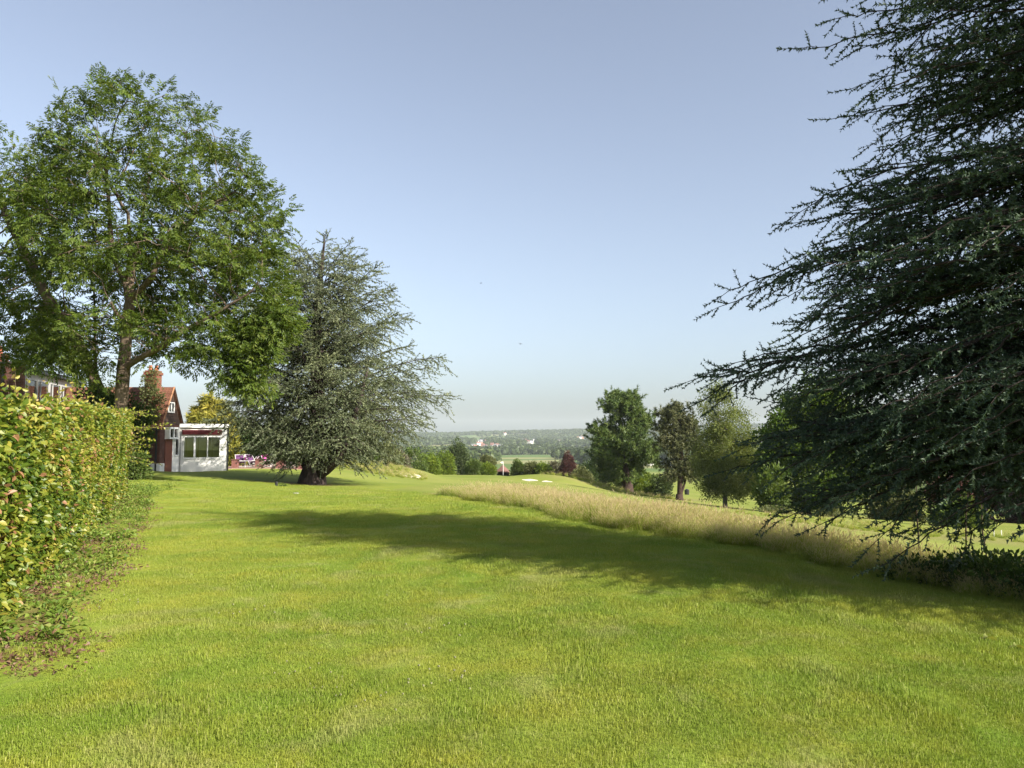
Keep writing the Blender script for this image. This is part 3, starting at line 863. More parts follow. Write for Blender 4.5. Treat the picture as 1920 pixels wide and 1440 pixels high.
def cedar(name, label, base, top_z, Rfun, nb, zlo, temps, shoot_len, barkm, leafm, trunk_r, seed, lean=(0, 0), sec_sp=.28, ter_sp=.16,
          sec_max=2.2, up=.22, droop=.16, stems=(), zpow=1.0, extra=(), full=None):
    r = np.random.default_rng(seed)
    base = np.array(base, float); H = top_z - base[2]
    o = thing(name, label, 'tree', base)
    G = Geo()
    def axis(z):
        k = (z - base[2]) / H
        return np.array([base[0] + lean[0] * k + .12 * sin(k * 7), base[1] + lean[1] * k, z])
    zs = np.linspace(base[2] - .4, top_z, 22)
    kr = np.clip((zs - base[2]) / H, 0, 1)
    G.tube([axis(z) for z in zs], trunk_r * ((1 - kr) ** .85 * .95 + .03) * (1 + .55 * np.exp(-kr * H / .45)), k=12)
    for path, rad in stems:
        G.tube(subdiv(path, .5), np.linspace(rad, .05, len(subdiv(path, .5))), k=8)
    S_pos, S_dir, S_len = [], [], []
    seg0, seg1, sr0, sr1 = [], [], [], []
    specs = []
    for i in range(nb):
        q = ((i + .5) / nb) ** zpow
        zt = zlo + (top_z - .3 - zlo) * q + r.normal() * .15
        if full is not None: zt = round(zt / .78) * .78 + r.normal() * .10
        phi = i * 2.39996 + r.normal() * .25
        if full is not None and i % 8 < 5: phi = full + (r.random() - .5 + r.random() - .5) * radians(34)
        specs.append((zt, phi, None))
    for e in extra: specs.append(e)
    for zt, phi, Rset in specs:
        Rr = Rset if Rset else Rfun(zt, phi) * (.74 + .32 * r.random())
        Rr = max(Rr, .35)
        kz = (zt - zlo) / (top_z - zlo)
        rise = up * Rr * (kz * 1.7 + .25) if Rset is None else up * .6 * Rr
        z0 = min(max(zt - rise, base[2] + 1.1), top_z - .4)
        P0 = axis(z0); dirh = np.array([cos(phi), sin(phi), 0])
        P2 = axis(min(zt, top_z)) + dirh * Rr; P2[2] = zt
        P1 = (P0 + P2) / 2 + np.array([0, 0, .16 * Rr]) + r.normal(size=3) * .05 * Rr
        n = max(5, int(Rr / .22)); tt = np.linspace(0, 1, n)[:, None]
        path = (1 - tt) ** 2 * P0 + 2 * tt * (1 - tt) * P1 + tt ** 2 * P2
        wob = np.cumsum(r.normal(size=(n, 3)) * .02, 0); wob[0] = 0
        path = path + wob * np.linspace(0, 1, n)[:, None]
        rb = .014 + .0075 * Rr
        thin0 = 1.0 if full is None or cos(phi - full) > .62 else 3.2
        rad = np.linspace(rb, .008, n)
        G.tube(path, rad, k=6, cap=False)
        # side branches lie in a spreading plate
        Ls = np.concatenate([[0], np.cumsum(np.linalg.norm(np.diff(path, axis=0), axis=1))]); tot = Ls[-1]
        s = max(.16 * tot, .25); side = 1 if r.random() < .5 else -1
        def add_shoot(p, d, l): S_pos.append(p); S_dir.append(d); S_len.append(l)
        while s < tot * .99:
            if full is not None and s > 4.5 and thin0 < 2:
                pm = np.array([np.interp(s, Ls, path[:, a]) for a in range(3)])
                for _ in range(2): add_shoot(pm, path[-1] - path[0] + np.array([r.normal() * 3, r.normal() * 3, 2 + r.normal() * 3]), .8)
            f = s / tot; thin = thin0 if full is None or s > 4.8 else 3.2
            p = np.array([np.interp(s, Ls, path[:, a]) for a in range(3)])
            q2 = np.array([np.interp(min(s + .15, tot), Ls, path[:, a]) for a in range(3)]) - np.array([np.interp(s - .15, Ls, path[:, a]) for a in range(3)])
            tg = q2 / (np.linalg.norm(q2) + 1e-9)
            ang = side * radians(62 - 26 * f + r.normal() * 9)
            d = np.array([tg[0] * cos(ang) - tg[1] * sin(ang), tg[0] * sin(ang) + tg[1] * cos(ang), tg[2] * .6 + r.normal() * .14])
            d /= np.linalg.norm(d)
            ln = min(sec_max, ((1 - f) * tot * .5 + .3 + .12 * Rr) * (.6 + .5 * r.random()))
            m = max(3, int(ln / (ter_sp * thin))); k = np.linspace(0, 1, m + 1)[:, None]
            wv = np.cumsum(r.normal(size=(m + 1, 3)) * .018, 0); wv[0] = 0
            sp_ = p + wv + d * ln * k + np.array([0, 0, -1]) * droop * ln * ln * k ** 2 * (.6 + .8 * r.random())
            seg0.extend(sp_[:-1]); seg1.extend(sp_[1:])
            rr_ = np.linspace(max(.006, .011 * ln), .004, m + 1); sr0.extend(rr_[:-1]); sr1.extend(rr_[1:])
            sd = 1
            for j in range(m + 1):
                tj = sp_[min(j + 1, m)] - sp_[max(j - 1, 0)]; tj /= np.linalg.norm(tj) + 1e-9
                if j == m: add_shoot(sp_[j], tj + r.normal(size=3) * .12, 1.0); continue
                if j == 0 and ln > .6: continue
                a2 = sd * radians(48 + r.normal() * 12); sd = -sd
                dd = np.array([tj[0] * cos(a2) - tj[1] * sin(a2), tj[0] * sin(a2) + tj[1] * cos(a2), tj[2] + r.normal() * .42 - .05])
                add_shoot(sp_[j], dd, (.75 + .5 * r.random() * (1 - j / m + .3)) * thin ** .5)
                if r.random() < .35: add_shoot(sp_[j], tj * .6 + np.array([r.normal() * .3, r.normal() * .3, .5 * r.normal() + .15]), .6)
            side = -side; s += sec_sp * thin * (.7 + .6 * r.random())
        tg = path[-1] - path[-2]; tg /= np.linalg.norm(tg)
        for _ in range(3): add_shoot(path[-1], tg + r.normal(size=3) * .3, 1.0)
    G.segs(seg0, seg1, np.array(sr0), np.array(sr1), k=3)
    G.V = [v - base for v in G.V]
    G.build('trunk', barkm, o, smooth=True)
    P, D, Ln = np.array(S_pos), np.array(S_dir), np.array(S_len)
    L = Geo()
    scatter_sprays(L, temps, P - base, D, np.clip(Ln, .5, 1.25), r.random(len(P)) * 6.28, r=r)
    L.build('crown', leafm, o)
    print(name, 'shoots', len(P), 'tris', sum(len(f) for f in L.Fc))
    return o

M_CEDAR_DARK = leaf_mat('cedar_needles_dark', [(0, (.022, .042, .028)), (.5, (.042, .072, .045)), (1, (.085, .115, .075))], transl=.12, nscale=.5, namt=.5, tint=(1.15, 1.1, .75))
M_CEDAR_BLUE = leaf_mat('cedar_needles_blue', [(0, (.042, .062, .030)), (.5, (.108, .130, .072)), (1, (.200, .215, .125))], transl=.12, nscale=.4, namt=.45, tint=(1.1, 1.05, .8))

T_R = np.array([11.0, 4.6])
zR = np.array([-.6, .6, 2.15, 3.4, 4.3, 5.8, 7.3, 8.7, 10.1, 11.1])
rR = np.array([5.6, 6.8, 8.1, 8.4, 7.8, 7.5, 7.2, 5.6, 2.8, .3])
def R_right(z, phi):
    d = (phi - radians(145) + pi) % (2 * pi) - pi
    return np.interp(z, zR, rR) * (.40 + .62 * exp(-(d / radians(23)) ** 2))
ext = [(2.15, radians(146), 9.9), (3.75, radians(144), 9.1), (2.0, radians(147), 8.0), (1.75, radians(150), 7.6), (1.7, radians(154), 7.2), (2.4, radians(141), 8.2), (3.15, radians(143), 8.6), (4.6, radians(147), 7.9), (4.3, radians(144), 8.2),
       (1.9, radians(158), 7.2), (1.6, radians(145), 7.7), (2.1, radians(160), 7.4), (2.4, radians(153), 7.9), (3.1, radians(148), 8.2), (1.7, radians(138), 7.7), (3.2, radians(156), 7.9), (6.2, radians(146), 7.4), (7.0, radians(148), 7.2),
       (3.9, radians(150), 7.8), (4.7, radians(139), 6.9), (5.5, radians(152), 7.2), (6.2, radians(141), 7.1), (2.4, radians(149), 8.2), (4.0, radians(154), 7.6), (7.0, radians(152), 7.0), (7.8, radians(143), 6.9), (5.5, radians(145), 7.5), (8.5, radians(147), 6.5),
       (1.4, radians(146), 8.7), (1.05, radians(151), 7.6), (1.0, radians(148), 8.2), (1.25, radians(144), 8.5), (1.3, radians(155), 7.3), (.95, radians(153), 7.2), (1.75, radians(147), 9.0), (1.65, radians(149), 8.6), (2.0, radians(143.5), 8.9)]
cedar('cedar_tree', 'huge dark cedar with drooping feathery branches towering over the long grass', (T_R[0], T_R[1], gz(*T_R)), 11.1, R_right, 138, 1.7,
      [cedar_shoot(.27, .028, 3, .041, .023, 100 + k) for k in range(4)], .34, BARK['cedar'], M_CEDAR_DARK, .48, 21, extra=ext, sec_max=1.6, sec_sp=.20, ter_sp=.105, zpow=1.1, full=radians(147), droop=.10)

bc = at(585, 908, 38)
zC = np.array([at(585, v, 38)[2] for v in (870, 850, 830, 790, 700, 650, 580, 520, 480, 438)])
rCr = np.array([90, 145, 200, 228, 236, 205, 165, 135, 95, 22]) * 38 / F
rCl = np.array([70, 115, 145, 155, 155, 148, 132, 110, 78, 22]) * 38 / F
def R_mid(z, phi):
    c = cos(phi)
    a, b = np.interp(z, zC, rCr), np.interp(z, zC, rCl)
    return (a + b) / 2 + (a - b) / 2 * c
st = [(px_path([(588, 895, 0), (612, 880, -.5), (632, 862, -1.0), (650, 820, -1.4), (672, 760, -1.6), (690, 690, -1.2)], 38), .30),
      (px_path([(580, 890, 0), (570, 865, .6), (552, 845, .9), (520, 800, 1.2), (505, 740, 1.0)], 38), .22)]
cedar('blue_cedar_tree', 'silvery blue-green cedar with a low forked trunk standing on the lawn', (bc[0], bc[1], gz(bc[0], bc[1])), at(600, 440, 38)[2], R_mid, 135, zC[0] + .1,
      [cedar_shoot(.44, .085, 3, .090, .050, 120 + k) for k in range(4)], .5, BARK['cedar'], M_CEDAR_BLUE, .52, 22, lean=(.35, 0), stems=st, sec_max=1.6, sec_sp=.245, ter_sp=.175, up=.40, droop=.30, zpow=1.1)

# ------------------------------------------------------------------ ash trees by the house
M_ASH = leaf_mat('ash_leaves', [(0, (.045, .085, .011)), (.5, (.09, .135, .018)), (1, (.155, .185, .032))], transl=.38, nscale=.45, namt=.5)
ASH_T = [spray_ash(200 + k) for k in range(5)]
YA = 30.0
ga = gz(at(226, 800, YA)[0], YA)
pa = lambda pts: px_path(pts, YA)
foot = at(226, 800, YA); foot[2] = ga - .1
ash_rows = [(156, 160, 280), (180, 112, 385), (218, 80, 402), (260, 50, 450), (310, 42, 490), (360, 25, 515), (420, 22, 532), (470, 15, 532), (520, 25, 555), (560, 40, 565), (600, 70, 560), (640, 90, 500), (675, 130, 480)]
hang = crown_points([(590, 440, 560), (640, 430, 510), (680, 400, 500), (720, 425, 495), (760, 445, 490), (800, 455, 482)], YA - 1.5, 150, .6, .5, 9, .2, 5)
low = crown_points([(640, 20, 120), (670, 60, 200), (690, 120, 210)], YA - 1.0, 50, .8, .5, 5, .2, 6)
ash = broadleaf('ash_tree', 'tall broad ash tree with feathery green crown and pruned pale trunk beside the gabled cottage', 'tree', None, YA, ash_rows,
   [[foot] + pa([(228, 740, 0), (232, 690, 0), (236, 640, 0), (240, 595, 0), (244, 560, .1), (236, 530, .3), (222, 505, .4), (210, 470, .6), (205, 400, .6), (200, 320, .5)]),
    pa([(244, 560, .1), (262, 545, -.1), (285, 520, -.3), (300, 480, -.4), (330, 445, -.7), (370, 400, -.8)]),
    pa([(232, 690, 0), (265, 670, -.5), (300, 652, -.9), (345, 620, -1.2), (400, 590, -1.5), (450, 560, -1.6)]),
    pa([(240, 595, 0), (250, 500, .8), (262, 430, 1.2), (280, 330, 1.3)]),
    pa([(236, 530, .3), (245, 470, -.6), (240, 400, -1.2)])],
   BARK['ash'], M_ASH, ASH_T, npts=2600, clumps=95, step=.42, di=2.4, dk=.55, base_r=.26, sprays=2.9, scale=(.75, 1.2), seed=4, csig=.055, tip=.011, shell=.27, extra=np.vstack([hang, low]), droop=.15, fill_extra=4, clear=((150, 320), (490, 700), 30.3))
foot2 = at(197, 800, 31.5); foot2[2] = gz(foot2[0], 31.5) - .1
ash_rows2 = [(197, -70, 18), (240, -130, 45), (300, -170, 60), (400, -200, 85), (500, -200, 110), (600, -180, 140), (650, -150, 110), (690, -100, 30)]
broadleaf('leaning_ash_tree', 'leaning ash with spotted bent trunk rising behind the hedge towards the brick wing', 'tree', None, 31.5, ash_rows2,
   [[foot2] + px_path([(195, 765, 0), (182, 725, -.2), (168, 690, -.4), (150, 650, -.6), (125, 612, -.8), (95, 570, -1), (60, 500, -1), (20, 420, -.6), (-20, 330, 0)], 31.5),
    px_path([(182, 725, -.2), (178, 660, .8), (178, 600, 1.2), (176, 540, 1.4), (150, 470, 1.4), (120, 420, 1.2)], 31.5),
    px_path([(125, 612, -.8), (118, 540, -.3), (105, 480, 0), (90, 420, 0)], 31.5)],
   BARK['ash'], M_ASH, ASH_T, npts=1100, clumps=48, step=.45, di=2.6, dk=.6, base_r=.25, sprays=2.4, scale=(.85, 1.3), seed=9, csig=.07, tip=.011, droop=.15)


# ------------------------------------------------------------------ clipped hedge on the left
M_HEDGE = leaf_mat('hedge_leaves', [(0, (.040, .078, .010)), (.35, (.105, .155, .018)), (.7, (.23, .24, .032)), (.9, (.34, .29, .055)), (1, (.30, .155, .085))],
                   transl=.33, nscale=1.3, namt=.6, tint=(.72, .8, .6), spec=.35, rough=.42)
M_TWIG = plain('twig', (.10, .065, .04), (.06, .04, .025), scale=20, rough=.9)
M_CORE = plain('hedge_shade_core', (.030, .034, .012), (.016, .016, .008), scale=12, rough=1.0, spec=0, bmp=.6, bdist=.06)
def hedge():
    r = np.random.default_rng(77)
    d = HEDGE_B - HEDGE_A; L = np.linalg.norm(d); d = d / L; nrm = np.array([d[1], -d[0]])
    TH = 1.25
    def place(s, w, z):
        x = HEDGE_A[0] + d[0] * s * L + nrm[0] * w; y = HEDGE_A[1] + d[1] * s * L + nrm[1] * w
        return np.stack([x, y, ground(x, y) + z], -1)
    def H(s): return 1.78 + .42 * s + .16 * (fbm(s * 9, s * 0 + 3.1, 3) - .5)
    def bulge(s, z): return .30 * (fbm(s * L * .8, z * 1.2, 3) - .5) - .10 * np.clip(.5 - z, 0, 1) + .04
    o = thing('hedge', 'clipped leafy yellow-green hedge running along the left of the lawn', 'hedge', (HEDGE_A[0], HEDGE_A[1], gz(*HEDGE_A)))
    base = np.array(o.location)
    # closed dark core: the shade among the inner twigs, put into its colour
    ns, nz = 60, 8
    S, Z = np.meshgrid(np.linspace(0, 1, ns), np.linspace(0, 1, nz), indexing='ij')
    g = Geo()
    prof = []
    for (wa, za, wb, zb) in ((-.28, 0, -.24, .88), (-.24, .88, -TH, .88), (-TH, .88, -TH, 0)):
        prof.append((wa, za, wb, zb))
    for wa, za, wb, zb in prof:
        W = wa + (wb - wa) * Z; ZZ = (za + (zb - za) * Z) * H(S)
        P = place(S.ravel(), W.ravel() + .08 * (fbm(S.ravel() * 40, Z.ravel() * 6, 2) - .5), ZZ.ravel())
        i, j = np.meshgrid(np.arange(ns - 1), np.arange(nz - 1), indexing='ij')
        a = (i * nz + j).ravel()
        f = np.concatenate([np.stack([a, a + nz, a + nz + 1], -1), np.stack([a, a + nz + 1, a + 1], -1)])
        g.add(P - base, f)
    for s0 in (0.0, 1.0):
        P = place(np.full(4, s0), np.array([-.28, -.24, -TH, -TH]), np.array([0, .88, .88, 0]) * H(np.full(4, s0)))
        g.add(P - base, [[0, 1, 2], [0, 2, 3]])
    g.build('branches', M_CORE, o)  # solid sheets that stop the view through, shaded by colour, no single branches
    lv, lf = leaf_shape(.072, .048, .22, hexa=True); lv2, lf2 = leaf_shape(.078, .058, .22)
    G = Geo(); TW = Geo()
    def leaves(s, w, z, nvec, n, size=1.0):
        P = place(s, w, z)
        dirs = nvec * .35 + rand_dirs(n, r) * .8 + np.array([0, 0, -.25])
        # blades lie mostly face-out, like shingles
        M = basis(dirs, (r.random(n) - .5) * 2.0)
        M = M * ((.62 + .6 * r.random(n)) * size)[:, None, None]
        patch = fbm(s * L * 1.5, z * 1.6, 3)
        rn = np.clip(r.random(n) * .72 + (patch - .42) * .9 + .06, 0, .97)
        dead = (r.random(n) < .015 + .12 * (fbm(s * L * 1.7 + 9, z * 2.2, 2) > .64))
        rn = np.where(dead, 1.0, rn)
        near = s < .45
        G.scatter(lv, lf, M[near], P[near] - base, rn[near]); G.scatter(lv2, lf2, M[~near], P[~near] - base, rn[~near])
    nf = 50000
    s = r.random(nf) ** 1.1; z = r.random(nf) * H(s); dep = -np.abs(r.normal(size=nf)) * .10
    leaves(s, bulge(s, z) + dep, z, np.array([nrm[0], nrm[1], .2]), nf, 1.0)
    nt_ = 7000
    s = r.random(nt_) ** 1.15; w = -TH * r.random(nt_) + .1
    leaves(s, w, H(s) + .05 * r.normal(size=nt_), np.array([.2, 0, 1.]), nt_)
    ne = 3500
    z = r.random(ne) * H(np.ones(ne)); w = -TH * r.random(ne)
    leaves(1 + .01 * r.normal(size=ne), w, z, np.array([d[0], d[1], .1]), ne)
    # stray shoots above the clipped top and at the far corner
    for k in range(90):
        s0 = r.random() ** 1.1; w0 = .05 - .8 * r.random(); hh = .12 + .42 * r.random() ** 2
        a = place(np.array([s0]), np.array([w0]), H(np.array([s0])) - .1)[0]
        tilt = r.normal(size=3) * .35 + np.array([.15, 0, 1]); tilt /= np.linalg.norm(tilt)
        m = int(3 + hh * 18); t = np.linspace(.2, 1, m)
        TW.tube([a - base, a + tilt * hh * .6 + r.normal(size=3) * .02 - base, a + tilt * (hh + .1) - base], [.005, .004, .002], k=3)
        P = a + tilt * (hh + .1) * t[:, None]
        M = basis(rand_dirs(m, r) + tilt * .4, r.random(m) * 6) * (.6 + .5 * r.random(m))[:, None, None]
        G.scatter(lv, lf, M, P - base, .55 + .42 * r.random(m))
    for k in range(26):   # whippy side shoots at the far end, reaching over the lawn
        a = place(np.array([.97 + .03 * r.random()]), np.array([-.4 * r.random()]), np.array([1.0 + 1.25 * r.random()]))[0]
        dr = np.array([.9, .25 + .3 * r.normal(), .05 + .25 * r.normal()]); ln = .4 + .9 * r.random() ** 2
        m = int(6 + ln * 14); t = np.linspace(.1, 1, m)[:, None]
        P = a + dr * ln * t + np.array([0, 0, -.1]) * t ** 2
        TW.tube(np.array([P[0], P[m // 2], P[-1]]) - base, [.007, .005, .002], k=3)
        M = basis(rand_dirs(m, r) + dr * .5, r.random(m) * 6) * (.7 + .5 * r.random(m))[:, None, None]
        G.scatter(lv, lf, M, P - base + r.normal(size=(m, 3)) * .02, .35 + .5 * r.random(m))
    # visible twigs in the face
    for k in range(140):
        s0 = r.random(); z0 = r.random() * 1.9
        a = place(np.array([s0]), np.array([-.12]), np.array([z0]))[0]
        e = a + np.array([nrm[0], nrm[1], .3]) * (.1 + .15 * r.random()) + np.array([d[0], d[1], 0]) * r.normal() * .3
        TW.tube(np.array([a, (a + e) / 2 + r.normal(size=3) * .02, e]) - base, [.006, .004, .002], k=3)
    G.build('leaves', M_HEDGE, o)
    tag(TW.build('twigs', M_TWIG, o), kind='stuff')
hedge()

def verge():
    """weeds and dead leaves at the hedge foot"""
    r = np.random.default_rng(78)
    d = HEDGE_B - HEDGE_A; L = np.linalg.norm(d); d = d / L; nrm = np.array([d[1], -d[0]])
    t = [spray_leafy(300 + k, 30, .052, .038, .14, .35) for k in range(3)]
    for g in t: g.V = [v + [0, 0, .05] for v in g.V]
    n = 620; s = r.random(n) ** 1.1 * 1.22; w = -.3 + 1.0 * r.random(n) ** 1.4
    x = HEDGE_A[0] + d[0] * s * L + nrm[0] * w; y = HEDGE_A[1] + d[1] * s * L + nrm[1] * w
    k = (fbm(x * 1.3 + 4, y * 1.3, 3) > .44) & (y > 5.2); x, y = x[k], y[k]; n = len(x)
    extra = np.array([at(u, v, yy)[:2] for u, v, yy in [(255, 905, 24), (262, 915, 23), (275, 908, 25), (285, 925, 22.5), (250, 925, 22), (300, 912, 26), (268, 895, 27), (245, 900, 24), (240, 912, 22)] for _ in range(9)])
    extra = extra + r.normal(size=extra.shape) * .5
    x, y = np.concatenate([x, extra[:, 0]]), np.concatenate([y, extra[:, 1]]); n = len(x)
    stuff_scatter('verge_weeds', 'low green weeds growing along the foot of the hedge', 'weeds', t,
        leaf_mat('weed_leaves', [(0, (.08, .14, .02)), (.6, (.16, .23, .035)), (1, (.25, .27, .07))], nscale=1.5),
        np.column_stack([x, y, ground(x, y)]), np.column_stack([r.normal(size=(n, 2)) * .2, r.random(n) * 6.28]), .45 + .8 * r.random(n), r.integers(0, 3, n))
    t = [spray_leafy(310 + k, 22, .038, .022, .22, .05) for k in range(3)]
    for g in t: g.V = [v + [0, 0, .025] for v in g.V]
    n = 420; s = r.random(n) ** 1.4 * .98; w = -.1 + .9 * r.random(n) ** 1.5
    x = HEDGE_A[0] + d[0] * s * L + nrm[0] * w; y = HEDGE_A[1] + d[1] * s * L + nrm[1] * w
    k = (fbm(x * 1.1 + 40, y * 1.1, 3) > .43) & (y > 5.3); x, y = x[k], y[k]; n = len(x)
    stuff_scatter('leaf_litter', 'brown dead leaves lying on bare soil under the hedge', 'leaves', t,
        leaf_mat('dead_leaves', [(0, (.07, .04, .025)), (.6, (.15, .085, .05)), (1, (.22, .14, .09))], transl=.1, nscale=2),
        np.column_stack([x, y, ground(x, y)]), np.column_stack([r.normal(size=(n, 2)) * .1, r.random(n) * 6.28]), .6 + .7 * r.random(n), r.integers(0, 3, n))
    # clover heads in the lawn
    g = Geo()
    m = 7
    for k in range(m):
        a, b = r.normal(size=2) * .16
        g.tube([[a, b, 0], [a, b, .035]], [.002, .002], k=3)
        g.box([a - .006, b - .006, .028], [a + .006, b + .006, .038], rnd=1.0)
    cl = []
    for cx_, cy_, sg, q in ((-1.4, 5.6, .5, 4), (-1.0, 5.0, .5, 2), (-3.2, 8.2, 1.2, 2), (-.6, 9.5, 2.0, 2)):
        cl.append(np.array([cx_, cy_]) + r.normal(size=(q, 2)) * sg)
    cl = np.concatenate(cl); n = len(cl)
    stuff_scatter('clover_flowers', 'small whitish clover flowers dotted through the lawn', 'flowers', [g],
        leaf_mat('clover_white', [(0, (.12, .16, .03)), (.55, (.12, .16, .03)), (1, (.27, .27, .15))], namt=0),
        np.column_stack([cl, ground(cl[:, 0], cl[:, 1])]), np.column_stack([np.zeros((n, 2)), r.random(n) * 6.28]), .6 + .5 * r.random(n), np.zeros(n))
verge()

# ------------------------------------------------------------------ building materials
def brick_mat(name, c1, c2, mortar, w=.225, h=.075):
    m, nt, out = mat_new(name)
    tc = nd(nt, 'ShaderNodeTexCoord'); sp = nd(nt, 'ShaderNodeSeparateXYZ'); nt.links.new(tc.outputs['Object'], sp.inputs[0])
    cb = nd(nt, 'ShaderNodeCombineXYZ')
    nt.links.new(math_n(nt, 'ADD', sp.outputs[0], sp.outputs[1]), cb.inputs[0]); nt.links.new(sp.outputs[2], cb.inputs[1])
    b = nt.nodes.new('ShaderNodeTexBrick'); nt.links.new(cb.outputs[0], b.inputs['Vector'])
    b.inputs['Color1'].default_value = (*c1, 1); b.inputs['Color2'].default_value = (*c2, 1); b.inputs['Mortar'].default_value = (*mortar, 1)
    b.inputs['Scale'].default_value = 1.0; b.inputs['Brick Width'].default_value = w; b.inputs['Row Height'].default_value = h
    b.inputs['Mortar Size'].default_value = .009; b.inputs['Bias'].default_value = .1
    p = nd(nt, 'ShaderNodeBsdfPrincipled', Roughness=.9); p.inputs['Specular IOR Level'].default_value = .15
    c = mixc(nt, math_n(nt, 'MULTIPLY', noise(nt, 1.3, 5, .6), .6), b.outputs['Color'], tuple(x * .55 for x in c1))
    nt.links.new(c, p.inputs['Base Color'])
    inv = math_n(nt, 'SUBTRACT', 1.0, b.outputs['Fac'])
    nt.links.new(bump(nt, inv, .8, .01), p.inputs['Normal'])
    nt.links.new(p.outputs[0], out.inputs[0]); return m
M_BRICK = brick_mat('dark_brick', (.135, .055, .042), (.085, .036, .030), (.15, .12, .10))
M_BRICK_RED = brick_mat('red_brick', (.24, .075, .042), (.17, .052, .034), (.24, .17, .13))
M_BRICK_MAUVE = brick_mat('mauve_brick', (.22, .085, .075), (.16, .06, .055), (.22, .16, .14))
M_TILE = brick_mat('clay_tiles', (.22, .10, .065), (.16, .075, .05), (.06, .03, .02), .17, .11)
M_TILE_RED = brick_mat('red_tiles', (.42, .15, .10), (.34, .12, .085), (.14, .05, .035), .2, .2)
M_WHITE = plain('white_painted_wall', (.80, .79, .77), (.72, .71, .69), scale=3, rough=.8, bmp=.1)
M_WTRIM = plain('white_trim', (.80, .80, .79), (.74, .74, .73), scale=8, rough=.45)
M_BOARD = plain('dark_weatherboard', (.075, .045, .032), (.045, .028, .022), scale=7, rough=.8, bmp=.3, stretch=(1, .3, 6))
M_BLACK = plain('black_metal', (.015, .015, .017), (.03, .03, .03), scale=9, rough=.4)
M_GREY = plain('grey_painted_timber', (.40, .40, .39), (.33, .33, .33), scale=7, rough=.7)
M_PALE = plain('pale_cladding', (.50, .47, .42), (.42, .40, .36), scale=5, rough=.7)
M_DOOR = plain('rust_red_door', (.22, .075, .045), (.16, .05, .035), scale=5, rough=.6, stretch=(1, 1, 9))
M_AWN = plain('maroon_shutter', (.15, .022, .028), (.11, .018, .024), scale=5, rough=.5)
M_ORANGE = plain('weathered_bargeboard', (.30, .15, .075), (.22, .11, .06), scale=6, rough=.7)
M_ROOF = plain('grey_roof_felt', (.16, .15, .15), (.11, .10, .10), scale=6, rough=.8)
M_CURT = plain('cream_curtain', (.62, .60, .50), (.50, .48, .38), scale=3, rough=.9, stretch=(9, 9, .2))
M_DARKIN = plain('dim_room', (.03, .03, .028), (.02, .02, .02), scale=3, rough=1)  # near-black colour carries the dimness inside the rooms
M_POT = plain('terracotta', (.40, .13, .07), (.30, .10, .055), scale=7, rough=.8)
def glass_mat():
    m, nt, out = mat_new('window_glass')
    p = nd(nt, 'ShaderNodeBsdfPrincipled', Roughness=.03); p.inputs['Base Color'].default_value = (.9, .95, .95, 1)
    gl = nd(nt, 'ShaderNodeBsdfGlossy', Roughness=.02); gl.inputs['Color'].default_value = (1, 1, 1, 1)
    tr = nd(nt, 'ShaderNodeBsdfTransparent'); tr.inputs['Color'].default_value = (.82, .86, .84, 1)
    fr = nd(nt, 'ShaderNodeFresnel', IOR=1.5)
    mx = nd(nt, 'ShaderNodeMixShader'); nt.nodes.remove(p)
    nt.links.new(math_n(nt, 'ADD', fr.outputs[0], .04), mx.inputs[0]); nt.links.new(tr.outputs[0], mx.inputs[1]); nt.links.new(gl.outputs[0], mx.inputs[2])
    nt.links.new(mx.outputs[0], out.inputs[0]); return m
M_GLASS = glass_mat()

def part(name, m, parent, *boxes, **kw):
    g = Geo()
    for lo, hi in boxes: g.box(np.array(lo, float), np.array(hi, float))
    return g.build(name, m, parent, **kw)

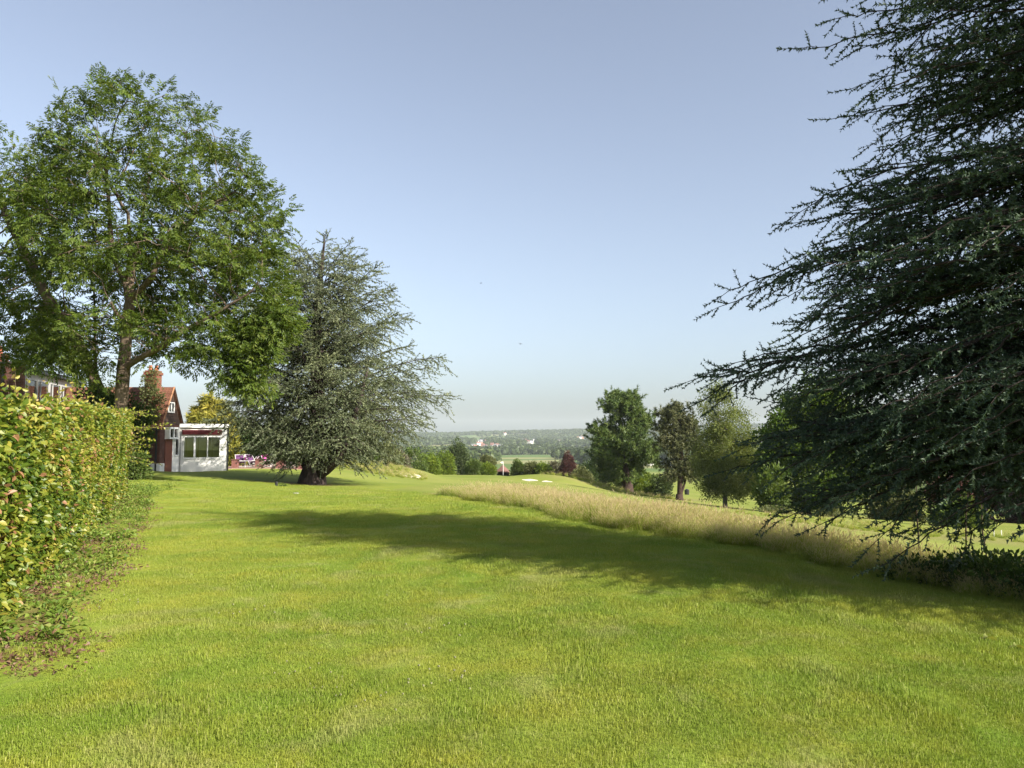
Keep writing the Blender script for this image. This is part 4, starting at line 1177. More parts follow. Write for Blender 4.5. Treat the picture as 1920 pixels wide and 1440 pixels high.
# ------------------------------------------------------------------ gabled cottage with its white flat-roofed room
def cottage():
    X1, Y1, Y2, YR = -20.3, 44.5, 47.1, 45.8
    g0 = gz(-20, 45) - .25
    o = thing('cottage', 'dark brick cottage with steep gable, tall chimney and white flat-roofed room', 'house', (X1, Y1, g0))
    def L(x, y, z): return (x - X1, y - Y1, z - g0)
    def P(name, m, *bx, parent=o): return part(name, m, parent, *[(L(*a), L(*b)) for a, b in bx])
    EZ, RZ = 2.40, 4.49
    w = P('wall', M_BRICK, ((-27.5, Y1, g0), (X1, Y2, EZ)))
    P('plinth', M_WHITE, ((-27.5, Y1 - .04, g0), (X1 + .03, Y1 + .3, .10)), ((X1 - .2, Y1 - .03, g0), (X1 + .035, 45.08, .09)))
    # gable triangle
    g = Geo()
    tri = [L(X1, Y1, EZ), L(X1, Y2, EZ), L(X1, YR, RZ), L(X1 - .15, Y1, EZ), L(X1 - .15, Y2, EZ), L(X1 - .15, YR, RZ)]
    g.add(tri, [[0, 1, 2], [3, 5, 4], [0, 2, 5], [0, 5, 3], [1, 4, 5], [1, 5, 2]])
    gb = g.build('gable', M_BOARD, o)
    nb = 14
    for k in range(nb):
        z0, z1 = EZ + (RZ - EZ) * k / nb, EZ + (RZ - EZ) * (k + 1) / nb + .02
        q = lambda z: max(.02, (RZ - z) / (RZ - EZ))
        g = Geo()
        ya0, yb0 = YR - (YR - Y1) * q(z0), YR + (Y2 - YR) * q(z0); ya1, yb1 = YR - (YR - Y1) * q(z1), YR + (Y2 - YR) * q(z1)
        a = [L(X1 + .045, ya0, z0), L(X1 + .045, yb0, z0), L(X1 + .012, yb1, z1), L(X1 + .012, ya1, z1), L(X1 + .005, ya0, z0), L(X1 + .005, yb0, z0)]
        g.add(a, [[0, 1, 2], [0, 2, 3], [0, 4, 5], [0, 5, 1]])
        g.build('board', M_BOARD, gb)
    # roof slopes
    for s, ye in ((-1, Y1), (1, Y2)):
        g = Geo(); e = .26
        slope = (RZ - EZ) / abs(YR - ye)
        yo = ye + s * e; zo = EZ - slope * e * .9
        a0, a1 = L(-27.7, YR, RZ + .10), L(X1 + .16, YR, RZ + .10)
        b0, b1 = L(-27.7, yo, zo + .10), L(X1 + .16, yo, zo + .10)
        dn = np.array([0, 0, -.10])
        v = [a0, a1, b1, b0] + [tuple(np.array(p) + dn) for p in (a0, a1, b1, b0)]
        g.add(v, [[0, 1, 2], [0, 2, 3], [4, 6, 5], [4, 7, 6], [0, 4, 5], [0, 5, 1], [1, 5, 6], [1, 6, 2], [2, 6, 7], [2, 7, 3], [3, 7, 4], [3, 4, 0]])
        rf = g.build('roof', M_TILE, o)
        g = Geo()
        bp = [np.array(L(X1 + .17, YR, RZ + .10)), np.array(L(X1 + .17, yo, zo + .10))]
        g.tube(bp, .055, k=4)
        g.build('bargeboard', M_ORANGE if s < 0 else M_BOARD, rf)
    part('gutter', M_BLACK, o, (L(-27.6, Y1 - .36, 2.02), L(X1 + .1, Y1 - .27, 2.10)))
    P('drainpipe', M_BLACK, ((-20.53, Y1 - .09, g0), (-20.45, Y1 - .005, 2.05)))
    ch = P('chimney', M_BRICK_RED, ((-21.42, 44.75, 2.3), (-20.72, 45.4, 5.5)), ((-21.48, 44.69, 5.25), (-20.66, 45.46, 5.40)), ((-21.6, 44.64, 2.2), (-20.55, 45.45, 3.0)))
    for cx_ in (-21.25, -20.9):
        g = Geo(); b = np.array(L(cx_, 45.08, 5.48)); g.tube([b, b + [0, 0, .3], b + [0, 0, .34]], [.11, .09, .11], k=10); g.build('chimney_pot', M_POT, ch, smooth=False)
    # gable window
    def window_x(name, x, y0, y1, z0, z1, n, parent=o, depth=.05, fm=M_WTRIM, back=M_DARKIN):
        fw = .07
        f = P(name, fm, ((x, y0 - fw, z0 - fw), (x + depth, y1 + fw, z0)), ((x, y0 - fw, z1), (x + depth, y1 + fw, z1 + fw)),
              ((x, y0 - fw, z0), (x + depth, y0, z1)), ((x, y1, z0), (x + depth, y1 + fw, z1)),
              *[((x + .001, y0 + (y1 - y0) * k / n - .03, z0), (x + depth - .002, y0 + (y1 - y0) * k / n + .03, z1)) for k in range(1, n)], parent=parent)
        for k in range(n):
            P('pane', M_GLASS, ((x + .012, y0 + (y1 - y0) * k / n, z0), (x + .018, y0 + (y1 - y0) * (k + 1) / n, z1)), parent=f)
        P('blind_or_dim_backing', back, ((x + .003, y0, z0), (x + .008, y1, z1)), parent=f)
        return f
    window_x('gable_window', X1 + .05, 45.36, 46.02, 3.13, 3.62, 2, back=M_CURT)
    # side wall: door, bay, white bay
    P('side_panel', M_WHITE, ((X1 - .1, 46.12, g0), (X1 + .03, Y2 - .002, 2.2)))
    d = P('door', M_DOOR, ((X1 - .1, 45.14, g0 + .12), (X1 + .04, 46.05, 1.52)))
    P('door_frame', M_WTRIM, ((X1, 46.05, g0 + .1), (X1 + .05, 46.11, 1.6)), parent=d)
    b = P('bay_window', M_WTRIM, ((X1 - .05, 45.1, 1.50), (X1 + .30, 46.3, 1.60)), ((X1 - .05, 45.1, 2.10), (X1 + .30, 46.3, 2.2)),
          *[((X1, yy, 1.6), (X1 + .29, yy + .09, 2.1)) for yy in (45.1, 45.66, 46.21)])
    P('pane', M_GLASS, ((X1 + .2, 45.19, 1.6), (X1 + .21, 45.66, 2.1)), ((X1 + .2, 45.75, 1.6), (X1 + .21, 46.21, 2.1)), parent=b)
    P('blind_or_dim_backing', M_DARKIN, ((X1 + .04, 45.19, 1.6), (X1 + .06, 46.2, 2.1)), parent=b)  # dark sheet behind the panes, the room's dimness painted in
    window_x('tall_window', X1 + .03, 46.42, 46.86, .55, 2.05, 1, back=M_CURT)
    # flat-roofed white room, set at an angle to the cottage
    zt, W = 2.32, 2.74
    wx0, wx1, wz0, wz1 = .21, 2.33, .37, 1.67
    def Q(name, m, *bx, parent=None):
        c = part(name, m, parent or o, *[((a[0], a[1], a[2] - g0), (b[0], b[1], b[2] - g0)) for a, b in bx])
        if parent is None: c.location = L(X1 + .02, Y2, g0); c.rotation_euler = (0, 0, radians(23))
        return c
    Q('room_wall', M_WHITE, ((0, 0, g0), (wx0, .25, zt)), ((wx1, 0, g0), (W, .25, zt)), ((wx0, 0, g0), (wx1, .25, wz0)), ((wx0, 0, wz1), (wx1, .25, zt)),
      ((W - .25, .25, g0), (W, 4.0, zt)), ((0, 3.8, g0), (W - .25, 4.0, zt)), ((0, .25, g0), (.1, 3.8, zt)))
    Q('room_floor', M_DARKIN, ((.1, .26, g0 + .02), (W - .26, 3.79, g0 + .2)))
    rf = Q('flat_roof', M_ROOF, ((-.05, -.12, zt + .02), (W + .08, 4.1, zt + .13)))
    Q('fascia', M_WTRIM, ((-.03, -.15, zt - .12), (W + .1, -.121, zt + .10)), parent=rf)
    aw = Q('shutter_box', M_AWN, ((.12, -.07, 1.76), (2.40, -.003, 2.06)))
    for k in range(4):
        Q('slat', M_AWN, ((.13, -.12, 1.775 + .072 * k), (2.39, -.071, 1.825 + .072 * k)), parent=aw)
    wf = Q('window', M_WTRIM, ((wx0 - .02, -.045, wz0 - .09), (wx1 + .02, .1, wz0)), ((wx0, -.03, wz1 - .06), (wx1, .1, wz1)),
           *[((a, -.03, wz0), (b_, .1, wz1 - .06)) for a, b_ in ((wx0, wx0 + .05), (.80, .91), (1.56, 1.62), (wx1 - .05, wx1))])
    for a, b_ in ((wx0 + .05, .80), (.91, 1.56), (1.62, wx1 - .05)):
        Q('pane', M_GLASS, ((a, .03, wz0), (b_, .036, wz1 - .06)), parent=wf)
    for a in (.34, 1.02, 1.84):
        Q('curtain', M_CURT, ((a, .35, wz0 - .3), (a + .07, .4, wz1 + .1)), parent=wf)
    Q('corner_pipe', M_BLACK, ((W + .003, -.09, g0), (W + .075, -.01, zt - .13)))
    P('waste_pipe', M_GREY, ((X1 + .06, Y2 - .08, g0), (X1 + .12, Y2 - .01, 2.0)))
    return o
cottage()

# ------------------------------------------------------------------ long brick wing
def wing():
    A = np.array([-24.4, 38.3]); g0 = gz(*A) - .25
    o = thing('brick_wing', 'two-storey brick wing with grey window bays and low red tiled roof behind the hedge', 'house', (A[0], A[1], g0))
    o.rotation_euler = (0, 0, atan2(.963, -.269))
    b = -g0
    P = lambda name, m, *bx, parent=o: part(name, m, parent, *bx)
    LEN = 10.6
    P('wall', M_BRICK, ((0, .12, 0), (LEN, 7, 2.85 + b)), ((0.0, 1.5, 2.85 + b), (LEN, 7, 5.0 + b)))
    P('end_wall', M_BRICK, ((-.3, -.10, 0), (-.005, 7.2, 5.25 + b)))
    P('coping', M_ROOF, ((-.36, -.2, 5.255 + b), (.06, 7.3, 5.33 + b)))
    P('corner_post', M_GREY, ((-.02 + .02, -.09, 0), (.14, .10, 5.05 + b)))
    P('vent_pipe', M_BLACK, ((-.41, .72, 0), (-.31, .82, 5.75 + b)))
    P('cladding', M_GREY, ((.14, .0, 2.2 + b), (LEN, .118, 3.46 + b)))
    P('head_panel', M_PALE, ((.14, .0, 4.62 + b), (LEN, .118, 4.93 + b)))
    P('eave', M_BLACK, ((.08, -.32, 4.95 + b), (LEN + .2, 1.0, 5.10 + b)))
    n = 5; bw = (LEN - .14) / n
    for k in range(n):
        x0 = .14 + k * bw; x1 = x0 + bw
        f = P('window', M_GREY, ((x1 - .16, -.05, 3.46 + b), (x1, .11, 4.62 + b)), ((x0, -.03, 3.46 + b), (x1 - .16, .10, 3.54 + b)), ((x0, -.03, 4.54 + b), (x1 - .16, .10, 4.62 + b)),
              ((x0 + .55, -.02, 3.54 + b), (x0 + .61, .09, 4.54 + b)))
        P('pane', M_GLASS, ((x0, .02, 3.54 + b), (x0 + .55, .026, 4.54 + b)), ((x0 + .61, .02, 3.54 + b), (x1 - .16, .026, 4.54 + b)), parent=f)
        P('blind_or_dim_backing', M_WTRIM if k % 2 else M_PALE, ((x0 + .02, .05, 3.56 + b), (x1 - .18, .07, 4.52 + b)), parent=f)
    g = Geo()
    v = [(0, -.4, 5.11 + b), (LEN + .3, -.4, 5.11 + b), (LEN + .3, 3.5, 5.75 + b), (0, 3.5, 5.75 + b), (LEN + .3, 7.4, 5.11 + b), (0, 7.4, 5.11 + b)]
    g.add(v, [[0, 1, 2], [0, 2, 3], [3, 2, 4], [3, 4, 5], [0, 3, 5], [1, 4, 2], [0, 5, 4], [0, 4, 1]])
    g.build('roof', M_TILE_RED, o)
    c = P('chimney', M_BRICK_RED, ((5.3, 2.6, 5.3 + b), (6.1, 3.3, 6.25 + b)), ((5.22, 2.52, 6.05 + b), (6.18, 3.38, 6.16 + b)))
    g = Geo(); p = np.array([5.7, 2.95, 6.25 + b]); g.tube([p - [0, 0, .02], p + [0, 0, .4], p + [0, 0, .44]], [.16, .12, .15], k=10); g.build('chimney_pot', M_POT, c)
wing()

# ------------------------------------------------------------------ terrace, pillars, chairs
def terrace():
    y0 = 52.0
    a, b = at(430, 881, y0), at(578, 877, y0)
    zt = gz((a[0] + b[0]) / 2, y0)
    M_PAVE = brick_mat('terrace_paving', (.38, .25, .21), (.32, .21, .18), (.2, .15, .13), .6, .6)
    g = Geo()
    n = 12; xs = np.linspace(a[0] - 1.5, b[0], n)
    for k in range(n - 1):
        zz = min(gz(xs[k], y0 - .6), gz(xs[k + 1], y0 - .6)) + .05
        g.box(np.array([xs[k], y0 - .55, zz - .6]), np.array([xs[k + 1] - .003, y0 + 6, zz]))
    tag(g.build('terrace_pavement', M_PAVE), kind='structure')
    notes = ['short brick pillar next to the white flat-roofed room', 'brick pillar with lit face between two pink chair pairs',
             'brick pillar half hidden by dark cedar twigs on the terrace', 'brick pillar next to the trunk of the blue-green cedar']
    prev = None
    for k, (u, v, w, h) in enumerate(((441, 880, .36, .62), (487, 879.5, .5, .62), (525, 878, .45, .60), (562, 876.5, .45, .60))):
        p = at(u, v, y0); z0 = gz(p[0], y0)
        o = thing('brick_pillar', notes[k], 'pillar', (p[0], y0, z0), 'brick pillars along the terrace edge')
        part('shaft', M_BRICK_MAUVE, o, ((-w / 2, -.22, -.3), (w / 2, .22, h - .05)))
        part('cap', M_BRICK, o, ((-w / 2 - .03, -.25, h - .049), (w / 2 + .03, .25, h + .02)))
        if prev is not None:
            q = prev; ln = p[0] - q[0]
            r_ = thing('railing', ['thin metal railing from the white room side pillar to the lit pillar', 'thin metal railing between the two middle terrace pillars', 'thin metal railing reaching the pillar by the cedar trunk'][k - 1],
                       'railing', ((p[0] + q[0]) / 2, y0, (z0 + prevz) / 2), 'railings between the terrace pillars')
            dz = (z0 - prevz) / 2; e = ln / 2 - .24
            g = Geo(); g.tube([(-e, 0, .50 - dz * .8), (e, 0, .50 + dz * .8)], .022, k=6); g.tube([(-e, 0, .12 - dz * .8), (e, 0, .12 + dz * .8)], .018, k=6)
            g.build('rail', M_GREY, r_)
            m = max(2, int(ln / .3))
            for i in range(1, m):
                xx = -e + 2 * e * i / m
                g = Geo(); g.tube([(xx, 0, .12), (xx, 0, .5)], .010, k=5); g.build('baluster', M_BLACK, r_)
        prev = p; prevz = z0
    pink = plain('pink_canvas', (.42, .06, .24), (.32, .05, .20), scale=9, rough=.8)
    purple = plain('purple_canvas', (.10, .03, .11), (.07, .025, .08), scale=9, rough=.8)
    frame = plain('pale_tube', (.6, .58, .56), (.5, .5, .48), scale=9, rough=.4)
    def chair(x, y, rz, fab, label):
        o = thing('deck_chair', label, 'chair', (x, y, gz(x, y0 - .6) + .05), 'canvas chairs on the terrace')
        o.rotation_euler = (0, 0, rz)
        for s in (-.29, .29):
            g = Geo(); g.tube([(s, -.38, 0), (s, .35, .85)], .018, k=6); g.build('leg', frame, o)
            g = Geo(); g.tube([(s * .92, .36, 0), (s * .92, -.40, .45)], .018, k=6); g.build('leg', frame, o)
        t = np.linspace(0, 1, 8)
        yy = -.40 + .74 * t; zz = .45 - .85 * t + 1.25 * t ** 2
        g = Geo(); v = [(s, a_, b_) for a_, b_ in zip(yy, zz) for s in (-.26, .26)]
        f = []
        for i in range(7): f += [[2 * i, 2 * i + 1, 2 * i + 3], [2 * i, 2 * i + 3, 2 * i + 2]]
        g.add(v, f); v2 = [(a_, b_, c_ - .012) for a_, b_, c_ in v]; g.add(v2, [q[::-1] for q in f])
        g.build('canvas', fab, o)
        for yb, zb in ((-.40, .45), (.34, .85)):
            g = Geo(); g.tube([(-.29, yb, zb), (.29, yb, zb)], .016, k=6); g.build('bar', frame, o)
    for u, dy, rz, fab, lb in ((450, .9, .5, purple, 'purple canvas chair close to the white room corner'), (457, 1.5, -.6, pink, 'bright pink canvas chair nearest the white room'),
                               (471, .9, 1.0, purple, 'purple canvas chair left of the lit brick pillar'), (477, 1.7, -1.0, pink, 'pink canvas chair touching the lit brick pillar'),
                               (500, 1.0, .8, pink, 'pink canvas chair right of the lit brick pillar'), (507, 1.8, -.4, purple, 'dark purple canvas chair behind the pink one right of the lit pillar'),
                               (543, 1.1, -.7, pink, 'pink canvas chair between the two pillars nearest the cedar trunk')):
        p = at(u, 878, y0 + dy); chair(p[0], y0 + dy, rz, fab, lb)
terrace()

# ------------------------------------------------------------------ other trees and bushes
LF = {
 'pine': leaf_mat('pine_needles', [(0, (.030, .060, .016)), (.5, (.068, .108, .026)), (1, (.13, .165, .042))], transl=.12, nscale=.25, namt=.5, tint=(1.2, 1.15, .8)),
 'pine2': leaf_mat('sparse_pine_needles', [(0, (.040, .052, .022)), (.5, (.080, .092, .038)), (1, (.14, .145, .06))], transl=.12, nscale=.25, namt=.4, tint=(1.1, .95, .9)),
 'birch': leaf_mat('birch_leaves', [(0, (.085, .12, .025)), (.5, (.155, .19, .048)), (1, (.24, .265, .08))], transl=.35, nscale=.3),
 'lime': leaf_mat('lime_leaves', [(0, (.040, .085, .012)), (.5, (.075, .130, .02)), (1, (.15, .20, .035))], transl=.40, nscale=.4),
 'copper': leaf_mat('copper_leaves', [(0, (.018, .010, .012)), (.5, (.035, .016, .020)), (1, (.075, .028, .032))], transl=.2, nscale=.4),
 'maple': leaf_mat('purple_leaves', [(0, (.045, .018, .020)), (.5, (.085, .032, .032)), (1, (.14, .055, .05))], transl=.2, nscale=.3),
 'bright': leaf_mat('bright_leaves', [(0, (.075, .13, .015)), (.5, (.14, .20, .022)), (1, (.23, .27, .04))], transl=.38, nscale=.3),
 'mid': leaf_mat('green_leaves', [(0, (.050, .090, .018)), (.5, (.095, .140, .030)), (1, (.16, .195, .055))], transl=.3, nscale=.3),
 'olive': leaf_mat('olive_leaves', [(0, (.070, .085, .030)), (.5, (.12, .135, .050)), (1, (.19, .20, .085))], transl=.3, nscale=.3),
 'dusk': leaf_mat('greybrown_leaves', [(0, (.085, .080, .055)), (.5, (.14, .13, .09)), (1, (.21, .19, .13))], transl=.25, nscale=.3),
 'dark': leaf_mat('dark_leaves', [(0, (.020, .042, .012)), (.5, (.040, .070, .018)), (1, (.08, .115, .03))], transl=.25, nscale=.4),
 'gold': leaf_mat('golden_conifer', [(0, (.09, .11, .018)), (.5, (.21, .20, .03)), (1, (.38, .32, .06))], transl=.2, nscale=.6),
 'conifer': leaf_mat('green_conifer', [(0, (.035, .060, .020)), (.5, (.065, .095, .032)), (1, (.11, .135, .05))], transl=.15, nscale=.4),
 'bramble': leaf_mat('bramble_leaves', [(0, (.030, .060, .012)), (.5, (.060, .105, .02)), (1, (.12, .16, .035))], transl=.3, nscale=.8),
}
T_PINE = [spray_needle(400 + k, 34, .42, .075) for k in range(3)]
T_BIRCH = [spray_leafy(410 + k, 26, .17, .11, .55, 1.0) for k in range(3)]
T_LIME = [spray_leafy(420 + k, 22, .24, .18, .5, .6) for k in range(3)]
T_BUSH = [spray_leafy(430 + k, 22, .30, .20, .62, .8) for k in range(3)]
T_SMALL = [spray_leafy(440 + k, 24, .11, .075, .26, .8) for k in range(3)]
T_CON = [spray_needle(450 + k, 26, .45, .10) for k in range(3)]
def gpx(u, v, y):
    p = at(u, v, y); p[2] = gz(p[0], y) - .1; return p
GP = 'trees scattered on the slope beyond the long grass'
broadleaf('pine_tree', 'dense dark green pine with rounded billowing crown and thick dark trunk', 'tree', GP, 105,
   [(737, 1142, 1190), (755, 1122, 1205), (790, 1110, 1220), (830, 1104, 1226), (858, 1096, 1230), (880, 1108, 1228), (898, 1128, 1205)],
   [[gpx(1178, 926, 105)] + px_path([(1174, 900, 0), (1170, 870, 0), (1166, 830, 0), (1162, 780, 0)], 105)],
   BARK['pine'], LF['pine'], T_PINE, npts=620, clumps=46, step=.75, di=5, dk=1.0, base_r=.62, sprays=2.0, fill=4, scale=(.8, 1.4), seed=31, csig=.075, tip=.02)
broadleaf('slim_pine_tree', 'slim pale-stemmed tree leaning close beside the thick dark pine trunk', 'tree', GP, 107,
   [(850, 1135, 1172), (880, 1125, 1175), (900, 1130, 1172)], [[gpx(1163, 922, 107)] + px_path([(1164, 900, 0), (1163, 870, 0), (1158, 850, 0)], 107)],
   BARK['pale'], LF['mid'], T_BUSH, npts=90, clumps=10, step=.6, di=4, dk=.9, base_r=.30, sprays=2.0, fill=3, seed=32, csig=.15, tip=.02)
broadleaf('open_pine_tree', 'open brownish-green pine on twin trunks, sky showing through its limbs', 'tree', GP, 95,
   [(763, 1262, 1302), (778, 1228, 1312), (805, 1228, 1305), (840, 1232, 1318), (880, 1238, 1320), (905, 1248, 1300)],
   [[gpx(1274, 937, 95)] + px_path([(1275, 905, 0), (1278, 870, 0), (1276, 820, 0), (1272, 780, 0)], 95),
    [gpx(1274, 937, 95)] + px_path([(1284, 905, .6), (1290, 865, .8), (1296, 820, .9)], 95)],
   BARK['pine'], LF['pine2'], T_PINE, npts=360, clumps=34, step=.7, di=5, dk=1.0, base_r=.42, sprays=2.0, fill=4, scale=(.7, 1.2), seed=33, csig=.085, tip=.02)
broadleaf('birch_tree', 'feathery pale green birch with drooping crown and slender grey trunk', 'tree', GP, 80,
   [(727, 1325, 1362), (745, 1312, 1380), (770, 1305, 1395), (800, 1306, 1410), (850, 1302, 1424), (890, 1300, 1430), (918, 1312, 1426), (935, 1385, 1424)],
   [[gpx(1360, 951, 80)] + px_path([(1359, 915, 0), (1357, 870, 0), (1352, 820, 0), (1346, 765, 0)], 80)],
   BARK['pale'], LF['birch'], T_BIRCH, npts=560, clumps=46, step=.6, di=4.5, dk=.85, base_r=.24, sprays=2.0, fill=3, scale=(.7, 1.2), seed=34, csig=.085, tip=.014, droop=.7)
broadleaf('lime_tree', 'broad deep green leafy tree behind the hanging cedar branches', 'tree', GP, 70,
   [(712, 1500, 1575), (740, 1478, 1600), (790, 1432, 1625), (840, 1415, 1640), (890, 1418, 1635), (925, 1428, 1610), (950, 1445, 1590)],
   [[gpx(1512, 960, 70)] + px_path([(1514, 930, 0), (1518, 880, 0), (1520, 810, 0), (1525, 760, 0)], 70)],
   BARK['brown'], LF['lime'], T_LIME, npts=800, clumps=60, step=.6, di=4.5, dk=.8, base_r=.4, sprays=1.5, fill=2, scale=(.8, 1.3), seed=35, csig=.07, tip=.014)
broadleaf('copper_beech_tree', 'massive blackish purple copper beech at the right behind the cedar', 'tree', GP, 76,
   [(760, 1860, 2060), (820, 1838, 2120), (880, 1826, 2150), (950, 1832, 2160), (1000, 1848, 2140), (1025, 1880, 2100)],
   [[gpx(1990, 1035, 76)] + px_path([(1990, 980, 0), (1985, 900, 0), (1980, 820, 0)], 76)],
   BARK['brown'], LF['copper'], T_LIME, npts=700, clumps=0, step=.7, di=5, dk=.9, base_r=.5, sprays=1.4, scale=(1.3, 2.0), seed=36, tip=.016)
shrub('copper_shrub', 'dusky red-purple bush showing between cedar branches beside the copper beech', 'bush', 'bushes on the slope', 62, [(905, 1760, 1800), (930, 1748, 1815), (960, 1755, 1812)], LF['maple'], T_BUSH, n=120, seed=37)
shrub('round_shrub', 'rounded olive green bush standing in front of the bright lower fairway', 'bush', 'bushes on the slope', 66, [(922, 1655, 1705), (945, 1634, 1726), (970, 1632, 1732), (998, 1640, 1726)], LF['olive'], T_BUSH, n=300, seed=38, scale=(.6, 1.0))
shrub('spreading_shrub', 'spreading green bush on the slope just before the copper beech', 'bush', 'bushes on the slope', 52, [(935, 1775, 1815), (965, 1758, 1842), (1005, 1750, 1858)], LF['mid'], T_BUSH, n=260, seed=39, scale=(.5, .9))
shrub('low_shrub', 'low pale bush at the foot of the broad deep green tree', 'bush', 'bushes on the slope', 64, [(955, 1545, 1575), (966, 1530, 1590), (978, 1535, 1588)], LF['olive'], T_BUSH, n=90, seed=40, scale=(.4, .7))
shrub('low_dock_clump', 'low light green clump on the cut slope near the birch', 'bush', 'bushes on the slope', 60, [(952, 1420, 1480), (957, 1415, 1490), (963, 1420, 1488)], LF['olive'], T_BUSH, n=80, seed=41, scale=(.3, .5))

# conical purple tree, conifers
def cone_tree(name, label, y0, rows, base, leafm, temps, n, group=None, seed=1, scale=(.8, 1.2), tr=.15, layers=0):
    r = np.random.default_rng(seed)
    b = gpx(*base, y0); P = crown_points(rows, y0, n, .95, .35, 0, 0, seed)
    if layers:
        zr = P[:, 2].min() + (P[:, 2].max() - P[:, 2].min()) * (np.round((P[:, 2] - P[:, 2].min()) / (P[:, 2].max() - P[:, 2].min()) * layers) / layers)
        P[:, 2] = P[:, 2] * .35 + zr * .65
    ax = np.array([P[:, 0].mean(), y0])
    o = thing(name, label, 'tree', b, group)
    top = P[:, 2].max()
    G = Geo(); G.tube(np.array([b + [0, 0, -.3], [ax[0], y0, (b[2] + top) / 2], [ax[0], y0, top]]) - b, [tr, tr * .6, .02], k=7)
    for q in P[::6]:
        G.segs(np.array([[ax[0], y0, q[2] - .3]]) - b, q[None] - b, np.array([.03]), np.array([.01]), k=3)
    G.build('trunk', BARK['brown'], o, smooth=True)
    d = P - np.array([ax[0], y0, 0]); d[:, 2] = .25 * np.linalg.norm(d[:, :2], axis=1) + .1
    L = Geo(); scatter_sprays(L, temps, P - b, d + r.normal(size=d.shape) * .25, scale[0] + (scale[1] - scale[0]) * r.random(n), r.random(n) * 6, r=r)
    L.build('crown', leafm, o)
cone_tree('purple_conical_tree', 'small cone-shaped dark purple tree at the edge of the golf green', 138, [(845, 1063, 1067), (858, 1057, 1072), (872, 1052, 1080), (885, 1050, 1083), (893, 1054, 1079)], (1066, 904), LF['maple'], T_BUSH, 480, seed=51, scale=(.4, .65))
cone_tree('green_spire_tree', 'tall narrow dark green conifer spire among bushes behind the golf green', 150, [(824, 856, 861), (838, 848, 869), (855, 843, 878), (875, 842, 886), (892, 842, 890)], (864, 900), LF['conifer'], T_BUSH, 420, seed=52, scale=(.8, 1.2))
cone_tree('golden_conifer_tree', 'golden yellow pointed conifer rising behind the white flat-roofed room', 62, [(741, 392, 396), (758, 378, 410), (785, 362, 426), (815, 356, 434), (860, 352, 438), (880, 356, 434)], (395, 884), LF['gold'], T_CON, 900, seed=53, scale=(.9, 1.3))
cone_tree('grey_green_conifer_tree', 'soft grey-green conifer tip close beside the golden pointed conifer', 66, [(768, 428, 436), (790, 418, 452), (830, 412, 462), (875, 412, 464)], (437, 882), LF['conifer'], T_CON, 420, seed=54)

SG = 'bushes in a row behind the golf green'
rows_ = lambda u0, u1, vt, vb=897: [(vt, u0 + (u1 - u0) * .3, u1 - (u1 - u0) * .3), (vt + (vb - vt) * .22, u0 + (u1 - u0) * .08, u1 - (u1 - u0) * .08), (vt + (vb - vt) * .6, u0, u1), (vb, u0 + 2, u1 - 2)]
for i, (u0, u1, vt, mk, yy, lb) in enumerate((
  (752, 800, 846, 'mid', 118, 'green bush half hidden by the drooping cedar twigs'),
  (786, 822, 848, 'bright', 122, 'brightest yellow-green bush in the row behind the golf green'),
  (814, 852, 850, 'bright', 128, 'bright green bush just left of the dark conifer spire'),
  (876, 902, 862, 'mid', 140, 'green bush leaning against the right side of the conifer spire'),
  (894, 930, 858, 'olive', 146, 'olive bush between the conifer spire and the thatched-shape hut'),
  (902, 926, 873, 'bright', 136, 'small bright green bush in front of the olive one beside the hut'),
  (959, 986, 867, 'mid', 146, 'round dark-green bush next to the right of the hut'),
  (982, 1012, 869, 'olive', 142, 'wide olive bush second from the hut'),
  (1006, 1034, 869, 'bright', 141, 'yellowish bush between olive and grey-brown bushes'),
  (1028, 1058, 867, 'dusk', 143, 'grey-brown thin bush left of the purple conical tree'),
  (1072, 1108, 884, 'olive', 132, 'low olive bush right of the purple conical tree'))):
    shrub('bush', lb, 'bush', SG, yy, rows_(u0, u1, vt, 900 if u0 < 1060 else 905), LF[mk], T_BUSH, n=200, seed=60 + i, scale=(.7, 1.2))
for i, (u0, u1, vt, vb, mk, yy, lb) in enumerate((
  (1182, 1216, 884, 928, 'bright', 112, 'yellow-green bush right behind the thick dark pine trunk'),
  (1208, 1238, 892, 932, 'mid', 114, 'green bush between the dense pine and the open pine'),
  (1232, 1258, 895, 936, 'conifer', 110, 'bluish dark bush touching the open pine on its left'),
  (1085, 1120, 862, 908, 'dark', 150, 'dark tree-like bush behind the left skirt of the dense pine'),
  (1112, 1140, 878, 905, 'mid', 155, 'green bush seen under the skirt of the dense pine'),
  (1425, 1470, 880, 955, 'mid', 66, 'leafy green bush in front of the broad deep green tree'))):
    shrub('bush', lb, 'bush', 'bushes under the slope trees', yy, rows_(u0, u1, vt, vb), LF[mk], T_BUSH, n=150, seed=80 + i, scale=(.7, 1.2))
BG = 'trees and bushes behind the terrace'
